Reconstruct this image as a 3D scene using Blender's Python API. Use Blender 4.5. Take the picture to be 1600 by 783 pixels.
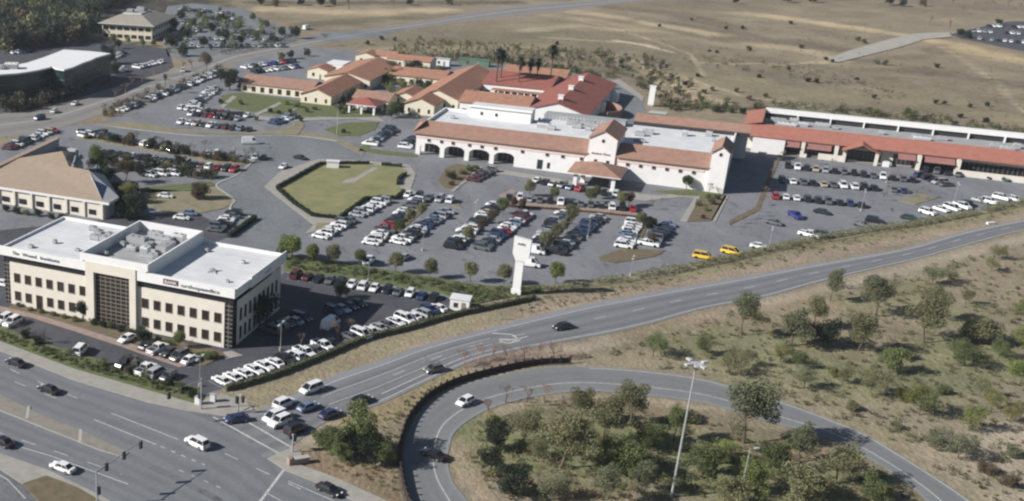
import bpy, bmesh, math, random
import numpy as np
from mathutils import Vector, Matrix, noise
R = math.radians
random.seed(7); rng = np.random.default_rng(7)
for o in list(bpy.data.objects): bpy.data.objects.remove(o)
scene = bpy.context.scene
COL = scene.collection

# ------------------------------------------------------------------ camera
F_, TH, RHO, CX, CY, HC = 1862.6, .3934, .0178, 332.8, 508.1, 97.1
_F = Vector((0, math.cos(TH), -math.sin(TH))); _R0 = Vector((1, 0, 0)); _U0 = _R0.cross(_F)
_c, _s = math.cos(RHO), math.sin(RHO)
_R = _c*_R0 + _s*_U0; _U = -_s*_R0 + _c*_U0
cd = bpy.data.cameras.new('camera'); cam = bpy.data.objects.new('camera', cd); COL.objects.link(cam)
cam.matrix_world = Matrix(((_R.x, _U.x, -_F.x, 0), (_R.y, _U.y, -_F.y, 0), (_R.z, _U.z, -_F.z, HC), (0, 0, 0, 1)))
cd.sensor_width = 36; cd.lens = F_/1600*36
cd.shift_x = (800-CX)/1600; cd.shift_y = (CY-391.5)/1600
cd.clip_start = 1; cd.clip_end = 9000
scene.camera = cam

# ------------------------------------------------------------------ light
SUN_EL, SHADOW_DIR = 30.5, 11.0           # shadows run towards +x, a little away from the camera
w = bpy.data.worlds.new('World'); scene.world = w; w.use_nodes = True
nt = w.node_tree; nt.nodes.clear()
sky = nt.nodes.new('ShaderNodeTexSky'); sky.sky_type = 'NISHITA'; sky.sun_disc = False
sky.sun_elevation = R(SUN_EL)
sd = Vector((-math.cos(R(SHADOW_DIR)), -math.sin(R(SHADOW_DIR)), 0))
sky.sun_rotation = math.atan2(sd.x, sd.y)
sky.air_density = 1.0; sky.dust_density = 1.0; sky.altitude = 300
bg = nt.nodes.new('ShaderNodeBackground'); bg.inputs[1].default_value = .05
out = nt.nodes.new('ShaderNodeOutputWorld')
nt.links.new(sky.outputs[0], bg.inputs[0]); nt.links.new(bg.outputs[0], out.inputs[0])
sl = bpy.data.lights.new('sun', 'SUN'); sl.energy = 5.0; sl.angle = R(.55); sl.color = (1, .955, .90)
so = bpy.data.objects.new('sun', sl); COL.objects.link(so)
svec = Vector((sd.x*math.cos(R(SUN_EL)), sd.y*math.cos(R(SUN_EL)), math.sin(R(SUN_EL))))
so.rotation_euler = svec.to_track_quat('Z', 'Y').to_euler(); so.location = svec*300
scene.view_settings.view_transform = 'Standard'; scene.view_settings.look = 'None'
scene.view_settings.exposure = 0.52; scene.view_settings.gamma = 1
scene.render.engine = 'CYCLES'
scene.cycles.filter_width = 2.3; scene.cycles.max_bounces = 5; scene.cycles.diffuse_bounces = 2; scene.cycles.glossy_bounces = 2
scene.cycles.transparent_max_bounces = 8

# ------------------------------------------------------------------ helpers
def G(px, py, z=0.0):
    """the point at height z that the photograph shows at pixel (px, py)"""
    d = _F*F_ + _R*(px-CX) - _U*(py-CY)
    t = (z-HC)/d.z
    return Vector((d.x*t, d.y*t, z))
def PX(P):
    v = Vector(P)-Vector((0, 0, HC)); k = F_/v.dot(_F)
    return CX+k*v.dot(_R), CY-k*v.dot(_U)
def tag(o, label=None, cat=None, group=None, kind=None):
    if label: o['label'] = label
    if cat: o['category'] = cat
    if group: o['group'] = group
    if kind: o['kind'] = kind
    return o
def empty(name, loc=(0, 0, 0), rz=0):
    o = bpy.data.objects.new(name, None); COL.objects.link(o)
    o.location = loc; o.rotation_euler = (0, 0, rz); o.empty_display_size = .5
    return o
def link(name, me, parent=None, loc=(0, 0, 0), rz=0):
    o = bpy.data.objects.new(name, me); COL.objects.link(o)
    o.location = loc; o.rotation_euler = (0, 0, rz)
    if parent is not None: o.parent = parent
    return o
class MB:
    def __init__(s): s.v = []; s.f = []; s.m = []; s.mats = []
    def mi(s, mat):
        if mat not in s.mats: s.mats.append(mat)
        return s.mats.index(mat)
    def face(s, pts, mat):
        n = len(s.v); s.v += [tuple(p) for p in pts]; s.f.append(tuple(range(n, n+len(pts)))); s.m.append(s.mi(mat))
    def box(s, x0, x1, y0, y1, z0, z1, mat, top=None):
        p = [(x0,y0,z0),(x1,y0,z0),(x1,y1,z0),(x0,y1,z0),(x0,y0,z1),(x1,y0,z1),(x1,y1,z1),(x0,y1,z1)]
        n = len(s.v); s.v += p; k = s.mi(mat); kt = s.mi(top) if top else k
        for f, mm in (((0,3,2,1),k),((4,5,6,7),kt),((0,1,5,4),k),((1,2,6,5),k),((2,3,7,6),k),((3,0,4,7),k)):
            s.f.append(tuple(n+i for i in f)); s.m.append(mm)
    def rbox(s, c, rz, lx, ly, z0, z1, mat, top=None, taper=0):
        ca, sa = math.cos(rz), math.sin(rz); n = len(s.v); k = s.mi(mat); kt = s.mi(top) if top else k
        for z, q in ((z0, 1), (z1, 1-taper)):
            for a, b in ((-.5,-.5),(.5,-.5),(.5,.5),(-.5,.5)):
                x, y = a*lx*q, b*ly*q; s.v.append((c[0]+x*ca-y*sa, c[1]+x*sa+y*ca, z))
        for f, mm in (((0,3,2,1),k),((4,5,6,7),kt),((0,1,5,4),k),((1,2,6,5),k),((2,3,7,6),k),((3,0,4,7),k)):
            s.f.append(tuple(n+i for i in f)); s.m.append(mm)
    def prism(s, pts, z0, z1, mat, top=None):
        """extruded polygon of world xy points"""
        a = sum(pts[i][0]*pts[(i+1)%len(pts)][1]-pts[(i+1)%len(pts)][0]*pts[i][1] for i in range(len(pts)))
        if a < 0: pts = pts[::-1]
        n = len(pts); b = len(s.v); k = s.mi(mat); kt = s.mi(top) if top else k
        s.v += [(p[0], p[1], z0) for p in pts]+[(p[0], p[1], z1) for p in pts]
        s.f.append(tuple(b+n+i for i in range(n))); s.m.append(kt)
        for i in range(n):
            j = (i+1) % n; s.f.append((b+i, b+j, b+n+j, b+n+i)); s.m.append(k)
    def tube(s, p, q, r0, r1, mat, n=6):
        p = Vector(p); q = Vector(q); d = (q-p)
        if d.length < 1e-6: return
        d.normalize(); a = d.orthogonal().normalized(); c = d.cross(a); b = len(s.v); k = s.mi(mat)
        for P, r in ((p, r0), (q, r1)):
            for i in range(n):
                t = 2*math.pi*i/n; s.v.append(tuple(P+a*math.cos(t)*r+c*math.sin(t)*r))
        for i in range(n):
            j = (i+1) % n; s.f.append((b+i, b+j, b+n+j, b+n+i)); s.m.append(k)
        s.f.append(tuple(b+n+i for i in range(n))); s.m.append(k)
        s.f.append(tuple(b+n-1-i for i in range(n))); s.m.append(k)
    def mesh(s, name, smooth=False):
        me = bpy.data.meshes.new(name); me.from_pydata(s.v, [], s.f)
        for m in s.mats: me.materials.append(m)
        me.polygons.foreach_set('material_index', s.m)
        if smooth: me.polygons.foreach_set('use_smooth', [True]*len(s.f))
        me.update(); return me
    def build(s, name, parent=None, loc=(0,0,0), rz=0, smooth=False):
        return link(name, s.mesh(name, smooth), parent, loc, rz)

# ------------------------------------------------------------------ materials
def newmat(name):
    m = bpy.data.materials.new(name); m.use_nodes = True; t = m.node_tree
    return m, t, t.nodes['Principled BSDF']
def mat(name, c, rough=.7, metal=0, var=.12, scale=.6, spec=.3, bump=0, bscale=8, coat=0, c2=None, detail=4):
    m, t, b = newmat(name)
    b.inputs['Roughness'].default_value = rough; b.inputs['Metallic'].default_value = metal
    b.inputs['Specular IOR Level'].default_value = spec
    if coat: b.inputs['Coat Weight'].default_value = coat; b.inputs['Coat Roughness'].default_value = .08
    if var or c2:
        g = t.nodes.new('ShaderNodeNewGeometry'); n = t.nodes.new('ShaderNodeTexNoise'); n.inputs['Scale'].default_value = scale
        n.inputs['Detail'].default_value = detail; n.inputs['Roughness'].default_value = .65
        t.links.new(g.outputs['Position'], n.inputs['Vector'])
        r = t.nodes.new('ShaderNodeValToRGB'); r.color_ramp.elements[0].position = .32; r.color_ramp.elements[1].position = .68
        lo = c2 if c2 else tuple(x*(1-var) for x in c); hi = c if c2 else tuple(min(1, x*(1+var)) for x in c)
        r.color_ramp.elements[0].color = (*lo, 1); r.color_ramp.elements[1].color = (*hi, 1)
        t.links.new(n.outputs['Fac'], r.inputs[0]); t.links.new(r.outputs[0], b.inputs['Base Color'])
        if bump:
            n2 = t.nodes.new('ShaderNodeTexNoise'); n2.inputs['Scale'].default_value = bscale
            t.links.new(g.outputs['Position'], n2.inputs['Vector'])
            bp = t.nodes.new('ShaderNodeBump'); bp.inputs['Strength'].default_value = bump; bp.inputs['Distance'].default_value = .1
            t.links.new(n2.outputs['Fac'], bp.inputs['Height']); t.links.new(bp.outputs[0], b.inputs['Normal'])
    else: b.inputs['Base Color'].default_value = (*c, 1)
    return m
def attrmat(name, rough=.9, nvar=.35, s1=.12, s2=1.3, bump=.3, speck=0, speckcol=(.5,.45,.35)):
    """colour attribute (the surface's own colour) times layered noise"""
    m, t, b = newmat(name); b.inputs['Roughness'].default_value = rough; b.inputs['Specular IOR Level'].default_value = .2
    a = t.nodes.new('ShaderNodeAttribute'); a.attribute_name = 'Col'
    g = t.nodes.new('ShaderNodeNewGeometry')
    prev = a.outputs['Color']
    for sc, am, dt in ((s1, nvar, 5), (s2, nvar*.9, 6), (s2*5, nvar*.6, 3)):
        n = t.nodes.new('ShaderNodeTexNoise'); n.inputs['Scale'].default_value = sc; n.inputs['Detail'].default_value = dt
        n.inputs['Roughness'].default_value = .6; t.links.new(g.outputs['Position'], n.inputs['Vector'])
        mr = t.nodes.new('ShaderNodeMapRange'); mr.inputs[1].default_value = .3; mr.inputs[2].default_value = .7
        mr.inputs[3].default_value = 1-am; mr.inputs[4].default_value = 1+am
        t.links.new(n.outputs['Fac'], mr.inputs[0])
        mx = t.nodes.new('ShaderNodeVectorMath'); mx.operation = 'SCALE'
        t.links.new(prev, mx.inputs[0]); t.links.new(mr.outputs[0], mx.inputs['Scale']); prev = mx.outputs[0]
    if speck:
        n = t.nodes.new('ShaderNodeTexNoise'); n.inputs['Scale'].default_value = .33; n.inputs['Detail'].default_value = 8; n.inputs['Roughness'].default_value = .75
        t.links.new(g.outputs['Position'], n.inputs['Vector'])
        r = t.nodes.new('ShaderNodeValToRGB'); r.color_ramp.elements[0].position = .52; r.color_ramp.elements[1].position = .62
        r.color_ramp.elements[0].color = (0,0,0,1); r.color_ramp.elements[1].color = (speck,speck,speck,1)
        t.links.new(n.outputs['Fac'], r.inputs[0])
        mix = t.nodes.new('ShaderNodeMix'); mix.data_type = 'RGBA'
        t.links.new(r.outputs[0], mix.inputs[0]); t.links.new(prev, mix.inputs[6]); mix.inputs[7].default_value = (*speckcol, 1)
        prev = mix.outputs[2]
    t.links.new(prev, b.inputs['Base Color'])
    if bump:
        n2 = t.nodes.new('ShaderNodeTexNoise'); n2.inputs['Scale'].default_value = 1.1; n2.inputs['Detail'].default_value = 8
        t.links.new(g.outputs['Position'], n2.inputs['Vector'])
        bp = t.nodes.new('ShaderNodeBump'); bp.inputs['Strength'].default_value = bump; bp.inputs['Distance'].default_value = .6
        t.links.new(n2.outputs['Fac'], bp.inputs['Height']); t.links.new(bp.outputs[0], b.inputs['Normal'])
    return m
def tilemat(name, c, c2, ang, pitch=.45):
    """barrel roof tile courses"""
    m, t, b = newmat(name); b.inputs['Roughness'].default_value = .8; b.inputs['Specular IOR Level'].default_value = .2
    tc = t.nodes.new('ShaderNodeNewGeometry')
    n = t.nodes.new('ShaderNodeTexNoise'); n.inputs['Scale'].default_value = .5; n.inputs['Detail'].default_value = 8; n.inputs['Roughness'].default_value = .75
    t.links.new(tc.outputs['Position'], n.inputs['Vector'])
    r = t.nodes.new('ShaderNodeValToRGB'); r.color_ramp.elements[0].position = .33; r.color_ramp.elements[1].position = .67
    r.color_ramp.elements[0].color = (*c2, 1); r.color_ramp.elements[1].color = (*c, 1)
    t.links.new(n.outputs['Fac'], r.inputs[0])
    mp = t.nodes.new('ShaderNodeMapping'); mp.inputs['Rotation'].default_value = (0, 0, -ang)
    t.links.new(tc.outputs['Position'], mp.inputs['Vector'])
    wv = t.nodes.new('ShaderNodeTexWave'); wv.inputs['Scale'].default_value = 1/pitch/3; wv.inputs['Distortion'].default_value = .6
    t.links.new(mp.outputs[0], wv.inputs['Vector'])
    bp = t.nodes.new('ShaderNodeBump'); bp.inputs['Strength'].default_value = .5; bp.inputs['Distance'].default_value = .08
    t.links.new(wv.outputs['Fac'], bp.inputs['Height']); t.links.new(bp.outputs[0], b.inputs['Normal'])
    t.links.new(r.outputs[0], b.inputs['Base Color'])
    return m
def leafmat(name, c, c2):
    m, t, b = newmat(name); b.inputs['Roughness'].default_value = .75; b.inputs['Specular IOR Level'].default_value = .15
    g = t.nodes.new('ShaderNodeNewGeometry'); n = t.nodes.new('ShaderNodeTexNoise'); n.inputs['Scale'].default_value = .9; n.inputs['Detail'].default_value = 4
    t.links.new(g.outputs['Position'], n.inputs['Vector'])
    r = t.nodes.new('ShaderNodeValToRGB'); r.color_ramp.elements[0].position = .35; r.color_ramp.elements[1].position = .65
    r.color_ramp.elements[0].color = (*c2, 1); r.color_ramp.elements[1].color = (*c, 1)
    oi = t.nodes.new('ShaderNodeObjectInfo'); mr = t.nodes.new('ShaderNodeMapRange')
    mr.inputs[3].default_value = .75; mr.inputs[4].default_value = 1.25
    t.links.new(oi.outputs['Random'], mr.inputs[0])
    mx = t.nodes.new('ShaderNodeVectorMath'); mx.operation = 'SCALE'
    t.links.new(n.outputs['Fac'], r.inputs[0]); t.links.new(r.outputs[0], mx.inputs[0]); t.links.new(mr.outputs[0], mx.inputs['Scale'])
    t.links.new(mx.outputs[0], b.inputs['Base Color'])
    tr = t.nodes.new('ShaderNodeBsdfTranslucent'); t.links.new(mx.outputs[0], tr.inputs[0])
    ms = t.nodes.new('ShaderNodeMixShader'); ms.inputs[0].default_value = .42
    t.links.new(b.outputs[0], ms.inputs[1]); t.links.new(tr.outputs[0], ms.inputs[2]); t.links.new(ms.outputs[0], t.nodes['Material Output'].inputs[0])
    return m
GA0 = R(-25.5)
def asphalt(name, c, c2, scale=.1, crack=.6, stretch=GA0):
    m, t, b = newmat(name); b.inputs['Roughness'].default_value = .9; b.inputs['Specular IOR Level'].default_value = .25
    g = t.nodes.new('ShaderNodeNewGeometry'); mp = t.nodes.new('ShaderNodeMapping'); mp.inputs['Rotation'].default_value = (0,0,-stretch); mp.inputs['Scale'].default_value = (1,.45,1)
    t.links.new(g.outputs['Position'], mp.inputs[0])
    def noise_(sc, dt, vec, lo, hi, p0=.35, p1=.65):
        n = t.nodes.new('ShaderNodeTexNoise'); n.inputs['Scale'].default_value = sc; n.inputs['Detail'].default_value = dt; n.inputs['Roughness'].default_value = .65
        t.links.new(vec, n.inputs['Vector']); r = t.nodes.new('ShaderNodeMapRange'); r.inputs[1].default_value = p0; r.inputs[2].default_value = p1; r.inputs[3].default_value = lo; r.inputs[4].default_value = hi
        t.links.new(n.outputs['Fac'], r.inputs[0]); return r.outputs[0]
    f1 = noise_(scale, 8, mp.outputs[0], 0, 1); f2 = noise_(1.1, 6, g.outputs['Position'], .86, 1.12); f3 = noise_(.32, 3, mp.outputs[0], 1, .72, .60, .68)
    mx = t.nodes.new('ShaderNodeMix'); mx.data_type = 'RGBA'; mx.inputs[6].default_value = (*c2,1); mx.inputs[7].default_value = (*c,1); t.links.new(f1, mx.inputs[0])
    prev = mx.outputs[2]; facs = [f2, f3]
    v = t.nodes.new('ShaderNodeTexVoronoi'); v.feature = 'DISTANCE_TO_EDGE'; v.inputs['Scale'].default_value = .085
    nz = t.nodes.new('ShaderNodeTexNoise'); nz.inputs['Scale'].default_value = .25; t.links.new(g.outputs['Position'], nz.inputs['Vector'])
    ad = t.nodes.new('ShaderNodeVectorMath'); ad.operation = 'MULTIPLY_ADD'; ad.inputs[1].default_value = (5,5,0); t.links.new(nz.outputs['Color'], ad.inputs[0]); t.links.new(g.outputs['Position'], ad.inputs[2])
    t.links.new(ad.outputs[0], v.inputs['Vector']); cr = t.nodes.new('ShaderNodeMapRange'); cr.inputs[1].default_value = .006; cr.inputs[2].default_value = .022; cr.inputs[3].default_value = 1-crack*.28; cr.inputs[4].default_value = 1
    t.links.new(v.outputs['Distance'], cr.inputs[0]); facs.append(cr.outputs[0])
    for f in facs:
        s = t.nodes.new('ShaderNodeVectorMath'); s.operation = 'SCALE'; t.links.new(prev, s.inputs[0]); t.links.new(f, s.inputs['Scale']); prev = s.outputs[0]
    t.links.new(prev, b.inputs['Base Color']); return m
GA = R(-25.5)      # the street grid of the shopping area
M = {}
M['terrain'] = attrmat('dry_terrain', nvar=.2, s1=.05, s2=.5, bump=.55, speck=.4, speckcol=(.33,.29,.21))
M['road'] = attrmat('worn_asphalt', nvar=.07, s1=.15, s2=1.2, bump=.08)
M['lot'] = asphalt('parking_asphalt', (.20,.207,.222), (.148,.155,.168))
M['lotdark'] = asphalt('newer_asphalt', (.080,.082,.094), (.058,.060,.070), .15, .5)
M['lotroad'] = asphalt('drive_asphalt', (.185,.20,.21), (.135,.148,.158), .08)
M['patch'] = mat('patched_asphalt', (.10,.105,.115), .9, var=.15, scale=.4)
M['concrete'] = mat('concrete', (.29,.275,.25), .9, var=.14, scale=.5, detail=7)
M['kerb'] = mat('kerb_concrete', (.36,.35,.325), .9, var=.1, scale=.5)
M['brickpath'] = mat('brick_path', (.27,.205,.175), .9, var=.15, scale=.8)
M['median'] = mat('stamped_concrete', (.215,.20,.172), .9, var=.14, scale=.6)
M['lawn'] = mat('winter_lawn', (.24,.225,.11), .95, c2=(.15,.16,.075), scale=.16, detail=8, bump=.2)
M['grass'] = mat('green_groundcover', (.13,.15,.06), .95, c2=(.075,.09,.04), scale=.7, detail=8, bump=.4, bscale=3)
M['drygrass'] = mat('dry_verge', (.25,.215,.145), .95, c2=(.16,.15,.095), scale=.3, detail=8, bump=.3)
M['bark_mulch'] = mat('mulch', (.17,.13,.09), .95, c2=(.10,.09,.05), scale=.6, detail=8)
M['paint'] = mat('white_road_paint', (.42,.42,.41), .8, var=.25, scale=1.5)
M['stall'] = mat('faded_stall_paint', (.34,.34,.34), .85, var=.25, scale=1.2)
M['cream'] = mat('cream_stucco', (.60,.565,.50), .85, var=.05, scale=.4)
M['pinkcream'] = mat('pale_stucco', (.67,.66,.66), .85, var=.05, scale=.4)
M['pinkband'] = mat('rose_stucco', (.62,.50,.46), .85, var=.05, scale=.4)
M['yellowcream'] = mat('yellow_stucco', (.60,.56,.45), .85, var=.05, scale=.4)
M['white'] = mat('white_stucco', (.66,.665,.665), .8, var=.04, scale=.5)
M['offwhite'] = mat('white_membrane', (.62,.63,.64), .85, c2=(.49,.505,.52), scale=.2, detail=9)
M['greyroof'] = mat('grey_roofing', (.33,.335,.33), .9, c2=(.25,.26,.265), scale=.3, detail=8)
M['midgrey'] = mat('grey_metal', (.30,.31,.32), .55, var=.1)
M['ltmetal'] = mat('galvanised_metal', (.50,.51,.52), .45, metal=.3, var=.1)
M['dark'] = mat('dark_metal', (.03,.03,.035), .5, var=.1)
M['brownrail'] = mat('weathered_rail', (.045,.034,.03), .8, var=.3, scale=2)
M['glass'] = mat('dark_glass', (.018,.018,.024), .15, var=0, spec=.6)
M['bronzeglass'] = mat('bronze_glass', (.028,.022,.02), .18, var=0, spec=.6)
M['greenglass'] = mat('green_glass', (.015,.035,.035), .25, var=.3, scale=.5, spec=.5)
M['gableshade'] = mat('blue_gable_shade', (.02,.03,.09), .2, var=0, spec=.5)  # dark blue that holds the shade on the tan building's gables
M['mullion'] = mat('mullion', (.22,.2,.17), .5, var=0)
M['tile'] = tilemat('terracotta_tile', (.385,.205,.14), (.25,.13,.09), GA)
M['tileb'] = tilemat('brown_terracotta_tile', (.34,.21,.16), (.235,.14,.108), GA)
M['tilered'] = tilemat('red_tile', (.30,.115,.09), (.215,.08,.065), GA)
M['tilestrip'] = tilemat('strip_red_tile', (.36,.15,.115), (.27,.115,.09), GA)
M['shingle'] = tilemat('tan_shingle', (.315,.25,.19), (.255,.20,.155), R(-14), .8)
M['shinglegrey'] = mat('grey_shingle', (.36,.37,.37), .9, var=.08, scale=.8)
M['shingletaupe'] = mat('taupe_shingle', (.30,.275,.24), .9, c2=(.24,.22,.19), scale=.6, detail=8)
M['pinkawning'] = mat('pink_awning', (.27,.13,.12), .8, var=.1)
M['greenpaint'] = mat('green_container', (.09,.15,.11), .6, var=.15)
M['text'] = mat('dark_lettering', (.10,.12,.13), .6, var=0)
M['redtext'] = mat('maroon_lettering', (.10,.02,.035), .6, var=0)
M['bark'] = mat('bark', (.11,.085,.065), .9, var=.2, scale=3)
M['twig'] = mat('bare_twigs', (.17,.135,.115), .9, var=.25, scale=2)
M['twigred'] = mat('reddish_twigs', (.20,.13,.10), .9, var=.25, scale=2)
M['tyre'] = mat('tyre_rubber', (.012,.012,.013), .8, var=0)
M['rim'] = mat('wheel_rim', (.38,.38,.40), .35, metal=.7, var=0)
M['lamp'] = mat('headlight_lens', (.72,.74,.76), .15, var=0, spec=.7)
M['tail'] = mat('tail_light_lens', (.25,.01,.01), .2, var=0, spec=.6)
M['carglass'] = mat('car_glass', (.012,.015,.02), .08, var=0, spec=.7)
M['shelf'] = mat('bronze_base', (.12,.10,.08), .8, var=.1)
CARCOL = {'w': ('white', (.72,.73,.74)), 's': ('silver', (.40,.42,.44)), 'g': ('grey', (.13,.135,.14)), 'k': ('black', (.012,.012,.015)),
          'b': ('dark blue', (.02,.035,.10)), 'l': ('light blue', (.18,.25,.36)), 'r': ('red', (.32,.018,.022)), 'm': ('maroon', (.09,.018,.02)),
          't': ('beige', (.42,.36,.28)), 'y': ('yellow', (.72,.47,.04)), 'n': ('dark green', (.02,.045,.035)), 'p': ('royal blue', (.03,.035,.22))}
for k, (nm, c) in CARCOL.items():
    M['car_'+k] = mat('car_paint_'+nm.replace(' ', '_'), c, .32, var=0, coat=.8, spec=.5, metal=.25 if k in 'sgl' else 0)
LEAF = {'green': leafmat('foliage_green', (.18,.21,.095), (.11,.14,.06)),
        'bright': leafmat('foliage_bright', (.245,.275,.10), (.165,.20,.07)),
        'olive': leafmat('foliage_olive', (.24,.235,.135), (.15,.155,.085)),
        'grey': leafmat('foliage_grey_green', (.225,.235,.15), (.14,.155,.092)),
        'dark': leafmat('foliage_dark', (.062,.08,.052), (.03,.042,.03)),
        'brown': leafmat('foliage_brown', (.17,.135,.09), (.11,.085,.055)),
        'yellow': leafmat('foliage_yellow_green', (.27,.265,.11), (.19,.195,.08)),
        'rust': leafmat('foliage_rust', (.18,.11,.075), (.12,.08,.055))}
ORD = 'zeroth first second third fourth fifth sixth seventh eighth ninth tenth eleventh twelfth thirteenth fourteenth fifteenth sixteenth seventeenth eighteenth nineteenth'.split()
TENS = {20: 'twent', 30: 'thirt', 40: 'fort', 50: 'fift', 60: 'sixt'}
def ordw(n):
    if n < 20: return ORD[n]
    t, u = n//10*10, n % 10
    return TENS[t]+'ieth' if u == 0 else TENS[t]+'y-'+ORD[u]

# ------------------------------------------------------------------ curves
def catmull(pts, step=3):
    P = [Vector(p) for p in pts]; out_ = []
    for i in range(len(P)-1):
        p0 = P[max(i-1, 0)]; p1 = P[i]; p2 = P[i+1]; p3 = P[min(i+2, len(P)-1)]
        n = max(1, int((p2-p1).length/step))
        for k in range(n):
            t = k/n
            out_.append(.5*((2*p1)+(p2-p0)*t+(2*p0-5*p1+4*p2-p3)*t*t+(3*p1-p0-3*p2+p3)*t**3))
    out_.append(P[-1]); return out_
def resample(P, n):
    d = [0]
    for i in range(len(P)-1): d.append(d[-1]+(P[i+1]-P[i]).length)
    o = []; j = 0
    for k in range(n):
        s = d[-1]*k/(n-1)
        while j < len(P)-2 and d[j+1] < s: j += 1
        t = (s-d[j])/max(1e-9, d[j+1]-d[j]); o.append(P[j].lerp(P[j+1], min(1, t)))
    return o
def wpts(px, smooth=True, step=3):
    W = [G(x, y) for x, y in px]
    return catmull(W, step) if smooth else W
def sheet(name, px, z, m, smooth=False, world=None, **kw):
    """flat surface of the setting, outline given on the ground"""
    P = world if world else wpts(px, smooth)
    b = MB(); a = sum(P[i].x*P[(i+1)%len(P)].y-P[(i+1)%len(P)].x*P[i].y for i in range(len(P)))
    if a < 0: P = P[::-1]
    b.face([(p.x, p.y, z) for p in P], m)
    return tag(b.build(name), kind='structure', **kw)
def slab(name, px, z0, z1, m, smooth=False, top=None, **kw):
    P = wpts(px, smooth); b = MB(); b.prism([(p.x, p.y) for p in P], z0, z1, m, top)
    o = b.build(name)
    return tag(o, kind='structure', **kw) if not kw.get('label') else tag(o, **kw)
def ribbon(name, A, B, z, prof, base, n=None, across=20, mat_=None):
    """road surface between two edge curves; prof(v, s) scales the asphalt's own colour across the lanes"""
    n = n or max(len(A), len(B)); A = resample(A, n); B = resample(B, n)
    v = []; c = []; s = 0
    for i in range(n):
        if i: s += (A[i]-A[i-1]).length
        for k in range(across+1):
            t = k/across; p = A[i].lerp(B[i], t); v.append((p.x, p.y, z)); q = prof(t, s); c.append(tuple(x*q for x in base)+(1,))
    f = []
    for i in range(n-1):
        for k in range(across):
            a = i*(across+1)+k; f.append((a, a+1, a+across+2, a+across+1))
    me = bpy.data.meshes.new(name); me.from_pydata(v, [], f); me.update()
    if me.polygons[0].normal.z < 0: me.flip_normals()
    at = me.color_attributes.new('Col', 'FLOAT_COLOR', 'POINT'); at.data.foreach_set('color', np.array(c, 'f').ravel())
    me.materials.append(mat_ or M['road'])
    return tag(link(name, me), kind='structure')
def strip_line(b, P, width, z, m, dash=None):
    """painted line along world points"""
    d = 0
    for i in range(len(P)-1):
        p, q = P[i], P[i+1]; t = (q-p); L = t.length
        if L < 1e-4: continue
        t /= L; nrm = Vector((-t.y, t.x, 0))*width/2
        if dash is None: b.face([(p-nrm).to_tuple()[:2]+(z,), (q-nrm).to_tuple()[:2]+(z,), (q+nrm).to_tuple()[:2]+(z,), (p+nrm).to_tuple()[:2]+(z,)], m)
        else:
            k = 0; s = 0
            while s < L:
                ph = (d+s) % (dash[0]+dash[1])
                if ph < dash[0]:
                    e = min(L, s+dash[0]-ph); a_ = p+t*s; c_ = p+t*e
                    b.face([(a_-nrm).to_tuple()[:2]+(z,), (c_-nrm).to_tuple()[:2]+(z,), (c_+nrm).to_tuple()[:2]+(z,), (a_+nrm).to_tuple()[:2]+(z,)], m); s = e+1e-3
                else: s += dash[0]+dash[1]-ph
        d += L
def lerp_curve(A, B, t, n=200):
    A = resample(A, n); B = resample(B, n); return [a.lerp(b, t) for a, b in zip(A, B)]

# ================================================================== TERRAIN
def axis(segs):
    o = []
    for a, b, st in segs:
        n = max(1, int(round((b-a)/st))); o += [a+(b-a)*i/n for i in range(n)]
    return np.array(o+[segs[-1][1]])
gx = axis([(-2500,-400,150),(-400,-120,14),(-120,320,1.7),(320,640,3.5),(640,900,20),(900,4000,200)])
gy = axis([(-300,120,30),(120,420,1.7),(420,700,2.6),(700,1150,6),(1150,1700,40),(1700,6000,300)])
X, Y = np.meshgrid(gx, gy); shp = X.shape
def wxy(px): return [tuple(G(x, y)[:2]) for x, y in px]
def dist_poly(P):
    d = np.full(shp, 1e9)
    for (x0, y0), (x1, y1) in zip(P[:-1], P[1:]):
        vx, vy = x1-x0, y1-y0; L = vx*vx+vy*vy+1e-9
        t = np.clip(((X-x0)*vx+(Y-y0)*vy)/L, 0, 1)
        d = np.minimum(d, np.hypot(X-x0-t*vx, Y-y0-t*vy))
    return d
# cheap value noise, world scale
def vnoise(sc, seed):
    r = np.random.default_rng(seed); T = r.random((256, 256))
    u = X/sc+1000; v = Y/sc+1000; i = np.floor(u).astype(int); j = np.floor(v).astype(int); fu = u-i; fv = v-j
    fu = fu*fu*(3-2*fu); fv = fv*fv*(3-2*fv); g = lambda a, b: T[a % 256, b % 256]
    return (g(i,j)*(1-fu)+g(i+1,j)*fu)*(1-fv)+(g(i,j+1)*(1-fu)+g(i+1,j+1)*fu)*fv
N1 = vnoise(60, 1)*.5+vnoise(24, 2)*.3+vnoise(9, 3)*.2
N2 = vnoise(14, 4)*.5+vnoise(6, 5)*.5
colr = np.zeros(shp+(3,))
c0 = np.array((.235,.205,.15)); colr[:] = c0
colr += (N1-.5)[..., None]*np.array((.10,.085,.06))
def paint(px, width, c, al=.8, soft=.6, wob=1.0):
    d = dist_poly(wxy(px))+(N2-.5)*width*wob
    a = np.clip((width-d)/(width*soft), 0, 1)*al
    colr[:] = colr*(1-a[..., None])+np.array(c)*a[..., None]
TAN = (.34,.29,.20); GOLD = (.29,.235,.145); BRN = (.185,.155,.12); OLV = (.16,.16,.10); PALE = (.38,.33,.26); GRN = (.13,.15,.07); PINK = (.31,.25,.19)
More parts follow.
